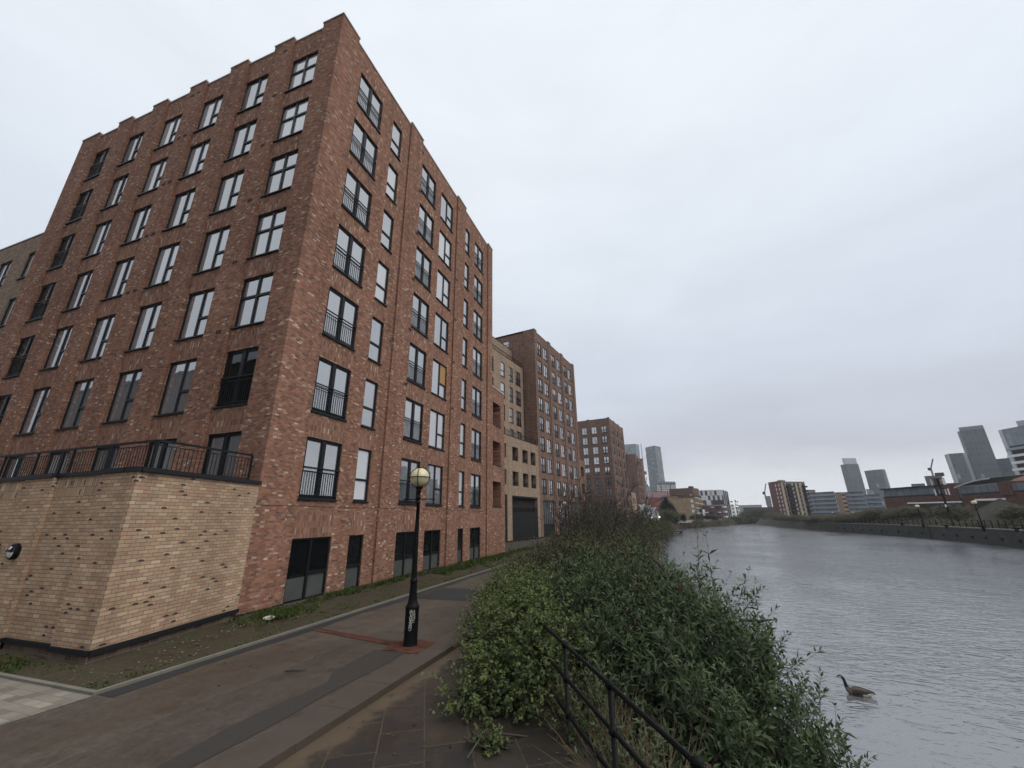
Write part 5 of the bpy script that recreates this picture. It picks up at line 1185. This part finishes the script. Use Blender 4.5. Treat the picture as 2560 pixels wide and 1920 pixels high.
r, fr, h = prism('glass_tower', 'pale glass tower with a hoist up its edge, behind the fourth brick block', [(1540, 1113, 1000), (1589, 1111, 1000), (1597, 1113, 1020)], 40, m_t1, 'tower', GTW)
hm = MB(); p = fr[2]+Vector((5, 0, 0)); hm.box((p.x-.8, p.y-.8, 0), (p.x+.8, p.y+.8, h+2)); hm.build('hoist_mast', m_steel, r)
for f in (.58, .40, .34):
    c_ = MB(); c_.box((p.x-.8, p.y-3, h*f), (p.x+5.5, p.y+3, h*f+7)); c_.build('hoist_cage', m_grey, r)
r, fr, h = prism('glass_tower', 'tall speckled grey glass tower standing alone behind the low pink block', [(1613, 1119.5, 960), (1637, 1117, 940), (1651.5, 1119.5, 965)], 35, m_t2, 'tower', GTW)
def crane(label, px, pyb, pyt, D, jx, jy, col=m_steel, w_=1.2):
    t_ = at(px, pyt, D); g_ = at(px, pyb, D); r = empty('tower_crane', (t_.x, t_.y, g_.z)); tag(r, label, 'crane'); h = t_.z-g_.z
    j = at(jx, jy, D)-Vector((t_.x, t_.y, g_.z)); b = MB(); b.box((-w_/2, -w_/2, 0), (w_/2, w_/2, h)); b.build('mast', col, r)
    b = MB(); b.bar((0, 0, h), j, w_*.8); b.bar((0, 0, h), Vector((-j.x*.25, -j.y*.25, h+.5)), w_); b.build('jib', col, r)
    b = MB(); c_ = Vector((-j.x*.25, -j.y*.25, h)); b.box((c_.x-w_, c_.y-w_, h-w_*1.5), (c_.x+w_, c_.y+w_, h+w_)); b.build('counterweight', m_grey, r); return r
crane('faint pale crane between the two left glass towers', 1615, 1240, 1205, 900, 1616.5, 1193, w_=1.6)
r, fr, h = prism('apartment_building', 'white gridded block with a dark top storey, right of the speckled tower', [(1641, 1204.5, 620), (1688, 1204, 640)], 25, grid_mat('white_grid_facade', (.42, .41, .42), (.09, .10, .12), 3.0, 3.1, (.25, .8), (.2, .75), .4))
face_box(fr, 0, 0, (fr[1]-fr[0]).length, h-3.6, h+.2, .5).build('top_storey', grid_mat('dark_crown', (.05, .055, .065), (.30, .32, .34), 3.4, 3.6, (.25, .7), (.2, .8), .2), r)
for f in (.18, .68): face_box(fr, 0, (fr[1]-fr[0]).length*f, (fr[1]-fr[0]).length*(f+.035), 0, h-3.7, .4).build('dark_strip', m_grey, r)
prism('apartment_building', 'pale striped low block at the foot of the pale glass tower', [(1606, 1217, 660), (1625, 1216, 660)], 25, grid_mat('pale_striped_facade', (.40, .42, .46), (.12, .14, .17), 2.4, 3.0, (.35, .8), (.1, .85), .3))
prism('apartment_building', 'washed-out pink brick block with rows of small windows', [(1624, 1229.5, 520), (1678, 1227, 540)], 20, grid_mat('pink_brick_facade', (.30, .14, .13), (.16, .13, .14), 2.6, 2.9, (.25, .75), (.3, .8), .4))
r, fr, h = prism('warehouse', 'blank dark red brick warehouse left of the dark conifer', [(1596, 1246, 330), (1650, 1243.5, 340)], 30, brick_mat('dark_red_gable', [(0, (.20, .06, .05)), (.6, (.24, .075, .06))], (.18, .09, .08), .6, .3, .03))
prism('warehouse', 'dark flat-roofed annexe between the red warehouse and the buff building', [(1650, 1244.5, 345), (1672, 1243.5, 350)], 20, plain('annexe_dark', (.05, .045, .05), .8))
# buff riverside building with brown upper storey
m_bb = brick_mat('distant_buff_brick', [(0, (.33, .235, .145)), (.5, (.38, .275, .175)), (.8, (.30, .21, .13))], (.36, .25, .15), .9, .4, .02, dirt=.3)
m_brn = plain('brown_cladding', (.12, .07, .05), .8, var=.2, scale=.3)
r, fr, h = prism('apartment_building', 'buff brick riverside building with brown upper storey and balconied right side', [(1669, 1240, 262), (1735, 1240, 258), (1755, 1246, 300)], 30, m_bb, top=at(1700, 1240, 260).z, roof=m_brn, rh=.2)
L0, L1 = (fr[1]-fr[0]).length, (fr[2]-fr[1]).length
face_box(fr, 0, L0*.08, L0-.4, h+.2, h+4.3, -.5, 14).build('upper_storey', m_brn, r); face_box(fr, 0, L0*.4, L0-.02, h-1.2, h+.19, .12).build('brown_band', m_brn, r)
face_box(fr, 1, .5, L1*.75, h+.2, h+3.6, -.6, 10).build('upper_storey', m_brn, r); face_box(fr, 0, L0*.82, L0*.95, h+4.3, h+5.2, -.8, 5).build('roof_plant', m_grey, r)
for fl in range(5):
    for k in range(7):
        z = 1.2+fl*2.75; u_ = 1.2+k*(L1-2.4)/7
        face_box(fr, 1, u_, u_+2.6, z+.5, z+2.3, .06).build('window', m_dark, r)
        if k % 2 == 0: face_box(fr, 1, u_-.3, u_+3.2, z, z+.35, 1.3).build('balcony', m_white, r)
    if fl < 5: face_box(fr, 0, L0-2.2, L0-.9, 1.6+fl*2.75, 3.2+fl*2.75, .06).build('window', m_white, r)
m_chk = grid_mat('chequered_facade', (.52, .53, .55), (.03, .032, .042), 1.7, 3.4, (.42, 1.0), (.0, 1.0), .6, bright=(.28, .29, .27), pb=.93, alt=True)
r, fr, h = prism('apartment_building', 'tall chequered black-and-white block behind the dark red flats', [(1738, 1225.5, 345), (1806, 1227, 352), (1820, 1232, 385)], 25, m_chk, top=at(1770, 1226.5, 348).z, roof=m_white)
L1 = (fr[2]-fr[1]).length
for k in range(3): face_box(fr, 1, L1*(.12+.3*k), L1*(.2+.3*k), 0, h+.3, .5).build('fin', m_grey, r)
r, fr, h = prism('apartment_building', 'low dark red brick flats with white balconies at the water side', [(1752, 1264.5, 275), (1803, 1264, 285), (1814, 1265.5, 305)], 20, grid_mat('dark_red_flats', (.085, .035, .04), (.03, .028, .032), 3.2, 2.9, (.2, .75), (.2, .8), .5), top=at(1780, 1264.3, 280).z, roof=m_redv)
L0, L1 = (fr[1]-fr[0]).length, (fr[2]-fr[1]).length
for fl in range(3):
    for k in range(3): face_box(fr, 0, L0*(.1+.32*k), L0*(.24+.32*k), 1.4+fl*2.9, 1.75+fl*2.9, 1.2).build('balcony', m_white if (fl+k) % 2 else m_grey, r)
    face_box(fr, 1, L1*.2, L1*.7, 1.4+fl*2.9, 2.3+fl*2.9, 1.2).build('balcony', m_white, r)
face_box(fr, 0, L0*.03, L0*.14, 1.5, 6.2, .3).build('white_bay', m_white, r)
for k, (a, c, lb) in enumerate((((1817.5, 1265.5, 420), (1836, 1265, 424), 'white rendered flats with stacked dark windows, right of the dark red flats'), ((1838, 1269, 430), (1849, 1269, 432), 'narrower white rendered flats beside the river-bend trees'))):
    r, fr, h = prism('apartment_building', lb, [a, c], 18, m_white); L0 = (fr[1]-fr[0]).length
    for fl in range(5): face_box(fr, 0, L0*.18, L0*.42, 1.5+fl*3, 3.6+fl*3, .06).build('window', m_dark, r); face_box(fr, 0, L0*.62, L0*.85, 1.5+fl*3, 2.6+fl*3, .06).build('window', m_grey, r)
prism('apartment_building', 'hazy pale stepped blocks far beyond the river bend', [(1847, 1267, 800), (1865, 1262, 800), (1884, 1264, 800), (1905, 1268, 800)], 40, grid_mat('hazy_blocks', (.30, .30, .31), (.16, .17, .19), 3, 3, (.2, .7), (.2, .7), .3), top=at(1870, 1263.5, 800).z)
prism('viaduct', 'dark railway viaduct behind the trees at the river bend', [(1858, 1270.5, 420), (1945, 1272, 430)], 8, plain('viaduct_brick', (.045, .036, .034), .9), 'viaduct')
# white gabled houses
m_gab = grid_mat('gabled_white_panels', (.52, .53, .55), (.08, .08, .10), 1.25, 2.4, (.55, .8), (.1, .9), .5)
for k, (px, py, D, w_, lb) in enumerate(((1608, 1274, 128, 2.6, 'white gabled house half hidden by the fourth brick block'), (1619, 1277, 129, 2.6, 'middle white gabled house with a big white triangular canopy'), (1632, 1281, 131, 2.6, 'right-hand white gabled house next to the brown bare tree'))):
    q = at(px, py, D); r = empty('gabled_house', (q.x, q.y, -.15)); tag(r, lb, 'house', 'white gabled houses by the far path'); h = q.z+.15; r.rotation_euler = (0, 0, -.05)
    b = MB(); b.quad((-w_/2, 0, 0), (w_/2, 0, 0), (w_/2, 0, h), (-w_/2, 0, h)); b.quad((w_/2, 0, 0), (w_/2, 7, 0), (w_/2, 7, h), (w_/2, 0, h)); b.quad((-w_/2, 7, 0), (-w_/2, 0, 0), (-w_/2, 0, h), (-w_/2, 7, h)); b.poly([(-w_/2, 0, h), (w_/2, 0, h), (0, 0, h+1.3)]); b.build('wall', m_gab, r)
    b = MB(); b.quad((-w_/2-.2, -.3, h-.1), (0, -.3, h+1.45), (0, 7, h+1.45), (-w_/2-.2, 7, h-.1)); b.quad((w_/2+.2, -.3, h-.1), (0, -.3, h+1.45), (0, 7, h+1.45), (w_/2+.2, 7, h-.1)); b.build('roof', plain('slate_roof', (.09, .085, .09), .8), r)
    b = MB(); z = h+1.5
    b.poly([(-.2, -.5, z-1.9), (1.3, -.5, z), (-1.2, -.5, z)]); b.poly([(-.2, -.3, z-1.9), (-1.2, -.3, z), (1.3, -.3, z)]); b.quad((-1.2, -.5, z), (1.3, -.5, z), (1.3, -.3, z), (-1.2, -.3, z)); b.quad((-.2, -.5, z-1.9), (1.3, -.5, z), (1.3, -.3, z), (-.2, -.3, z-1.9)); b.quad((-.2, -.5, z-1.9), (-1.2, -.5, z), (-1.2, -.3, z), (-.2, -.3, z-1.9)); b.build('canopy', m_white, r)
# pale wall on the bank and a moored pontoon
for (a, c, lb) in (((6.0, 186), (14.6, 209.5), 'pale low stone wall along the bank below the buff building'), ((19, 216.2), (33, 252.5), 'pale low stone wall along the bank below the dark red flats')):
    A_, C__ = Vector((*a, 0)), Vector((*c, 0)); b = MB(); b.bar(A_+Vector((0, 0, -.05)), C__+Vector((0, 0, -.05)), .4, 1.1); o = b.build('bank_wall', plain('pale_bank_stone', (.30, .28, .25), .9, var=.4, scale=.4)); tag(o, lb, 'wall')
q = at(1690, 1325, 146); r = empty('pontoon', (q.x, q.y, WATER)); tag(r, 'small dark moored pontoon at the edge of the near bank', 'pontoon')
b = MB(); b.box((-1.9, -1.2, .35), (1.9, 1.2, .62)); b.build('deck', plain('pontoon_deck', (.04, .032, .03), .8), r); b = MB(); b.box((-1.7, -1, -.2), (-.9, 1, .34)); b.box((.9, -1, -.2), (1.7, 1, .34)); b.build('float', m_dark, r); b = MB()
for x in (-1.75, -.6, .6, 1.75): b.box((x-.04, -1.1, .62), (x+.04, -1.02, 1.0))
b.build('mooring_post', m_dark, r)

# --- right bank
m_cream = plain('cream_render', (.36, .30, .225), .85, var=.1); m_rb = plain('maroon_brick', (.14, .05, .045), .85, var=.2, scale=.6)
r, fr, h = prism('apartment_building', 'cream block of flats with a maroon brick end wall on the opposite bank', [(1920.5, 1205.5, 300), (1949, 1204.5, 290), (2011, 1207, 304)], 16, m_cream, top=at(1949, 1206, 290).z)
L0, L1 = (fr[1]-fr[0]).length, (fr[2]-fr[1]).length; face_box(fr, 0, -.1, L0+.15, 0, h+.9, .15).build('brick_end', m_rb, r)
for fl in range(8):
    z = 1.8+fl*(h-2.2)/8
    for f in (.58, .86): face_box(fr, 0, L0*f, L0*(f+.07), z+.5, z+1.9, .2).build('window', m_white, r)
    for f, w_ in ((.12, .06), (.52, .07), (.68, .07)): face_box(fr, 1, L1*f, L1*(f+w_), z+.3, z+2.3, .06).build('window', m_dark, r)
    for f in (.22, .86):
        face_box(fr, 1, L1*f, L1*(f+.22 if f < .5 else f+.13), z+.1, z+2.2, .04).build('recess', m_dark, r); face_box(fr, 1, L1*f-.3, L1*(f+.25 if f < .5 else f+.15), z-.15, z+.75, 1.3).build('balcony', m_grey, r)
face_box(fr, 1, L1*.1, L1*.25, h+.5, h+1.5, -.3, 3).build('roof_plant', m_cream, r)
m_band = grid_mat('office_band_glazing', (.16, .19, .23), (.10, .125, .155), 1.6, 60, (.08, .92), (0, 1), .35)
for (a, c, nb, lb, mt) in (((2018.5, 1234, 360), (2086, 1233, 352), 6, 'banded blue-grey office block right of the cream flats', 0), ((2112, 1232.5, 356), (2158, 1232, 356), 6, 'banded blue-grey office block below the green-grey glass tower', 0), ((2163, 1239, 385), (2200, 1242, 385), 5, 'lower banded office block left of the red brick hall', 0)):
    r, fr, h = prism('office_building', lb, [a, c], 22, m_band); L0 = (fr[1]-fr[0]).length
    for k in range(nb):
        z = h*(k+.2)/nb; face_box(fr, 0, -.15, L0+.15, z, z+h/nb*.42, .35).build('spandrel_band', plain('pale_blue_band', (.24, .265, .30), .6) if k == 0 else bpy.data.materials['pale_blue_band'], r)
        face_box(fr, 0, 0, L0, z-h/nb*.12, z-.02, .1).build('window_band', m_dark, r)
r, fr, h = prism('office_building', 'orange-buff brick stair core between the two banded office blocks', [(2086.5, 1233, 350), (2101, 1232, 350), (2112, 1232, 354)], 20, plain('orange_buff_brick', (.27, .18, .12), .85))
L1 = (fr[2]-fr[1]).length
for k in range(6): face_box(fr, 1, .3, L1-.3, h*(k+.3)/6, h*(k+.75)/6, .06).build('window', m_dark, r)
prism('office_building', 'buff penthouse box behind the left banded office block', [(2014, 1227, 385), (2038, 1227, 385)], 10, plain('pale_buff_box', (.32, .25, .18), .85))
r, fr, h = prism('glass_tower', 'green-grey glass tower with a glazed blade crown, above the banded offices', [(2100.6, 1162.5, 900), (2115, 1160.5, 890), (2146, 1161.5, 905)], 30, m_t4, 'tower', GTW, top=at(2115, 1161, 890).z)
L1 = (fr[2]-fr[1]).length; face_box(fr, 1, -2, L1*.97, h, h+10.5, -1, 3).build('crown', grid_mat('glazed_blade', (.30, .33, .36), (.38, .41, .44), 3.2, 60, (.12, 1), (0, 1), .15), r)
prism('glass_tower', 'broad dark blue-grey tower with a rounded right edge', [(2160.5, 1177.5, 860), (2203, 1173, 850), (2210, 1173.5, 856), (2213.5, 1176, 866)], 26, m_t3, 'tower', GTW, top=at(2203, 1174, 850).z)
prism('office_building', 'small pale glass block between the two right-hand skyline towers', [(2165, 1224.5, 520), (2183, 1224, 520)], 15, grid_mat('pale_blue_glass', (.30, .34, .38), (.24, .28, .32), 2, 3, (.1, .9), (.1, .9), .2))
crane('small faint crane left of the cream flats', 1911.5, 1262, 1232, 430, 1914.5, 1209, w_=.9)
prism('building_core', 'grey concrete core under construction beside the small faint crane', [(1913, 1242, 430), (1926, 1242, 430)], 12, plain('raw_concrete', (.24, .25, .27), .9))
# red brick hall
m_hall = brick_mat('hall_red_brick', [(0, (.105, .052, .044)), (.5, (.125, .062, .052)), (.8, (.09, .045, .038))], (.2, .1, .08), .6, .25, .02)
m_clere = grid_mat('clerestory_glass', (.07, .08, .09), (.10, .12, .14), 2.2, 9, (.06, .94), (0, 1), .3)
r, fr, h = prism('hall', 'long red brick hall with clerestory glazing on the opposite bank', [(2207, 1236, 190), (2308, 1229, 180), (2360, 1226, 176), (2410, 1225, 173)], 40, m_hall, top=at(2300, 1241, 181).z, roof=m_grey)
L0 = (fr[1]-fr[0]).length; face_box(fr, 0, .2, L0-.2, h+.5, h+2.7, -.4, 8).build('clerestory', m_clere, r); face_box(fr, 0, -.3, L0+.3, h+2.71, h+3.1, .2, 9).build('clerestory_roof', m_grey, r)
L2 = (fr[3]-fr[2]).length; face_box(fr, 2, 0, L2*.72, h-2, h+3.2, .4, 8).build('brick_bay', m_hall, r); face_box(fr, 2, L2*.74, L2, h-1, h+2.6, .3, 6).build('glazed_link', m_clere, r)
for f in (.55, .62): face_box(fr, 1, (fr[2]-fr[1]).length*(f-.3), (fr[2]-fr[1]).length*(f-.26), h-3.2, h-2.5, .06).build('window', m_white, r)
r, fr, h = prism('hall', 'red brick pavilion with a sweeping pale metal roof at the right edge', [(2403, 1232, 168), (2504, 1231, 158), (2536, 1230, 154), (2600, 1228, 150)], 30, m_hall, top=at(2504, 1233, 158).z, roof=m_grey)
L0, L1, L2 = [(fr[i+1]-fr[i]).length for i in range(3)]
face_box(fr, 0, .3, L0, h+.5, h+2.2, .1, 10).build('clerestory', m_clere, r); face_box(fr, 1, 0, L1, h-.5, h+2.6, .3, 8).build('brick_pier', m_hall, r); face_box(fr, 2, 0, L2, h+.4, h+2.0, .1, 8).build('clerestory', m_clere, r)
d = (fr[1]-fr[0]).normalized(); n_ = Vector((-d.y, d.x, 0)); b = MB(); prev = None
for k in range(11):
    f = k/10; z = h+2.3+1.5*sin(f*pi*.55); p = fr[0]+d*(L0*f-.6)-n_*.9; 
    if prev: b.quad((prev[0].x, prev[0].y, prev[1]), (p.x, p.y, z), ((p+n_*12).x, (p+n_*12).y, z+1), ((prev[0]+n_*12).x, (prev[0]+n_*12).y, prev[1]+1)); b.quad((prev[0].x, prev[0].y, prev[1]-.35), (p.x, p.y, z-.35), (p.x, p.y, z), (prev[0].x, prev[0].y, prev[1]))
    prev = (p, z)
b.build('curved_roof', plain('pale_metal_roof', (.40, .38, .36), .6), r)
for (x0, x1) in ((.1, .9),): face_box(fr, 2, L2*x0, L2*x1, h-3.4, h-2.9, .6).build('canopy', m_white, r)
q = at(2520, 1203, 230); r, fr, h = prism('house', 'red tiled pitched roof behind the right-hand pavilion', [(2514, 1212, 230), (2600, 1208, 230)], 14, m_hall); L0 = (fr[1]-fr[0]).length; d = (fr[1]-fr[0]).normalized(); n_ = Vector((-d.y, d.x, 0)); b = MB()
b.quad((fr[0].x, fr[0].y, h+.1), (fr[1].x, fr[1].y, h+.1), ((fr[1]+n_*6).x, (fr[1]+n_*6).y, h+4), ((fr[0]+n_*6+d*5).x, (fr[0]+n_*6+d*5).y, h+4)); b.build('roof_slope', plain('red_roof_tiles', (.17, .07, .055), .85), r)
prism('apartment_building', 'plain grey box left of the brown tower', [(2278, 1212.5, 320), (2312, 1210.5, 320)], 20, plain('grey_box', (.20, .21, .23), .85))
r, fr, h = prism('apartment_building', 'brown concrete tower under construction with a crane on top', [(2311, 1192.5, 450), (2347, 1189.5, 450), (2357, 1196, 462)], 14, grid_mat('brown_tower', (.13, .10, .09), (.09, .075, .07), 2.5, 3, (.3, .7), (.3, .7), .3), top=at(2330, 1191, 450).z)
face_box(fr, 0, 6, 11, h, h+2.5, -1, 5).build('roof_core', m_grey, r)
crane('grey luffing crane on top of the brown tower', 2327, 1192, 1172, 450, 2332, 1147, w_=.8)
# telecom mast
q = at(2362, 1252, 122); t_ = at(2338, 1197, 122); r = empty('telecom_mast', (q.x, q.y, GZ+1)); tag(r, 'dark telecom mast with white panel antennas in front of the red brick hall', 'mast'); h = t_.z-GZ-1
b = MB(); b.tube([(0, 0, -1.5), (0, 0, h)], [.22, .15], 10); b.build('pole', m_dark, r)
for k, (zz_, n_a) in enumerate(((h-.6, 5), (h-2.6, 5), (h-4.9, 4))):
    b = MB(); b.lathe([(.95, zz_-.75), (1.0, zz_-.7), (.95, zz_-.62)], n=12); b.lathe([(.95, zz_+.55), (1.0, zz_+.6), (.95, zz_+.66)], n=12)
    for j in range(6): b.bar((0, 0, zz_-.7), (.95*cos(j*pi/3), .95*sin(j*pi/3), zz_-.7), .06)
    b.build('headframe', m_dark, r)
    for j in range(n_a):
        a_ = 2*pi*j/n_a+k*.5; b = MB(); b.box((1.0*cos(a_)-.09, 1.0*sin(a_)-.09, zz_-.7), (1.0*cos(a_)+.09, 1.0*sin(a_)+.09, zz_+(.6 if k < 2 else -.2))); b.build('antenna', m_white if j % 2 == 0 else m_dark, r)
# twin glass towers, right-edge towers
r, fr, h = prism('glass_tower', 'tallest dark glass slab tower at the right, with a slim pale slot', [(2392.5, 1079.5, 765), (2399, 1077.5, 758), (2461, 1073, 760)], 26, m_t3, 'tower', GTW, top=at(2399, 1078.5, 758).z)
L1 = (fr[2]-fr[1]).length; face_box(fr, 1, -5, -1.2, h*.36, h*.73, .3, 6).build('pale_slot', plain('pale_fin', (.42, .44, .46), .6), r); face_box(fr, 1, 0, L1, h+.5, h+5, -1, .4).build('crown_frame', m_steel, r)
r, fr, h = prism('glass_tower', 'lower glass tower with a pale side, left of the tallest dark slab', [(2361.5, 1137.5, 745), (2371, 1134.5, 735), (2406, 1131, 738)], 24, m_t3, 'tower', GTW, top=at(2371, 1135.5, 735).z)
face_box(fr, 0, 0, (fr[1]-fr[0]).length*.8, 0, h, .3).build('pale_side', plain('pale_grey_cladding', (.30, .31, .34), .7), r); face_box(fr, 0, (fr[1]-fr[0]).length*.82, (fr[1]-fr[0]).length, 0, h+.3, .6).build('pale_fin', bpy.data.materials['pale_fin'], r)
prism('glass_tower', 'short dark glass tower right of the tallest slab', [(2489, 1149, 775), (2527, 1146.5, 770)], 24, m_t3, 'tower', GTW)
r, fr, h = prism('glass_tower', 'pale glass tower cut by the right edge of the picture', [(2498, 1075.5, 640), (2544, 1066, 630), (2620, 1052, 625)], 30, m_t1, 'tower', GTW, top=at(2544, 1068, 630).z)
face_box(fr, 0, -.5, 2.5, 0, h+.3, .8).build('pale_fin', bpy.data.materials['pale_fin'], r); face_box(fr, 1, 0, 20, h, h+6, -.5, 12).build('roof_storey', plain('roof_storey', (.33, .33, .36), .7), r)
r, fr, h = prism('apartment_building', 'close dark block with white balcony bands at the right edge', [(2525, 1119, 300), (2640, 1101, 285)], 20, m_dark, top=at(2525, 1119, 300).z); L0 = (fr[1]-fr[0]).length
for k in range(15):
    z = h-1.2-k*3.05; face_box(fr, 0, -.6-(k % 2)*.7, L0, z-.3, z+.75, 1.5).build('balcony', m_white if k % 4 else plain('grey_band', (.3, .3, .33), .8), r)
# tumbledown shed, low white boundary rails
q = at(2505, 1262, 112); r = empty('shed', (q.x, q.y, GZ+1.2)); r.rotation_euler = (0, 0, radians(-32)); tag(r, 'tumbledown gabled shed with a yellow-green corrugated roof in the scrub', 'shed'); h = at(2505, 1246.5, 112).z-GZ-1.2
b = MB(); b.poly([(-3.4, 0, h-1.7), (-3.4, 0, -1.5), (3.6, 0, -1.5), (3.6, 0, h-1.7), (0, 0, h)]); b.quad((-3.4, 8, -1.5), (-3.4, 0, -1.5), (-3.4, 0, h-1.7), (-3.4, 8, h-1.7)); b.quad((3.6, 0, -1.5), (3.6, 8, -1.5), (3.6, 8, h-1.7), (3.6, 0, h-1.7)); b.build('wall', plain('patchy_grey_render', (.15, .14, .12), .9, var=.6, scale=.7), r)
b = MB()
for k in range(20):
    y0, y1 = -.2+k*.42, -.2+k*.42+.36; z0 = .04*(k % 2); b.quad((-3.8, y0, h-1.85+z0), (.03, y0, h+.08+z0), (.03, y1, h+.08+z0), (-3.8, y1, h-1.85+z0)); b.quad((.03, y0, h+.08+z0), (3.9, y0, h-1.85+z0), (3.9, y1, h-1.85+z0), (.03, y1, h+.08+z0))
b.build('roof', plain('yellow_green_corrugated', (.30, .29, .15), .8, var=.35, scale=1.5), r)
for (x0, y0, x1, y1, D, hh_, lb) in ((2268, 1258, 2405, 1254.5, 150, .3, 'long low white boundary wall in front of the red brick hall'), (2437, 1250, 2514, 1247.5, 135, .4, 'short white boundary wall above the tumbledown shed')):
    a, c = at(x0, y0, D), at(x1, y1, D); zt = (a.z+c.z)/2; b = MB(); A_, C__ = Vector((a.x, a.y, zt)), Vector((c.x, c.y, zt)); b.bar(A_, C__, .3, hh_)
    o = empty('boundary_wall', (0, 0, 0)); b.build('coping', m_white, o); b = MB(); b.bar(Vector((A_.x, A_.y, (zt-hh_/2-.004+GZ)/2)), Vector((C__.x, C__.y, (zt-hh_/2-.004+GZ)/2)), .28, zt-hh_/2-.004-GZ); b.build('wall', m_soil, o); tag(o, lb, 'wall')
# unseen long block added behind the camera to darken what the left-hand windows mirror
WB = empty('warehouse', (-75, -32, 0)); tag(WB, 'unseen long block behind the viewpoint, added to darken reflections in the lower left windows', 'warehouse'); b = MB(); b.box((-60, -14, -.1), (52, 0, 31)); b.build('wall', m_plinth, WB); b = MB(); b.box((-60.3, -14.3, 31), (52.3, .3, 31.4)); b.build('roof', m_grey, WB)

# ================================================================ HAZE
b = MB(); b.box((-1150, -700, -4.2), (1150, 1500, 215)); hz = b.build('haze', None); hz.data.materials.clear()
mh = bpy.data.materials.new('haze_air'); mh.use_nodes = True; t_ = mh.node_tree; t_.nodes.clear(); o_ = t_.nodes.new('ShaderNodeOutputMaterial'); v_ = t_.nodes.new('ShaderNodeVolumePrincipled')
v_.inputs['Color'].default_value = (.86, .90, .95, 1); v_.inputs['Density'].default_value = HAZE; v_.inputs['Anisotropy'].default_value = .0
t_.links.new(v_.outputs[0], o_.inputs['Volume']); hz.data.materials.append(mh); hz['kind'] = 'stuff'
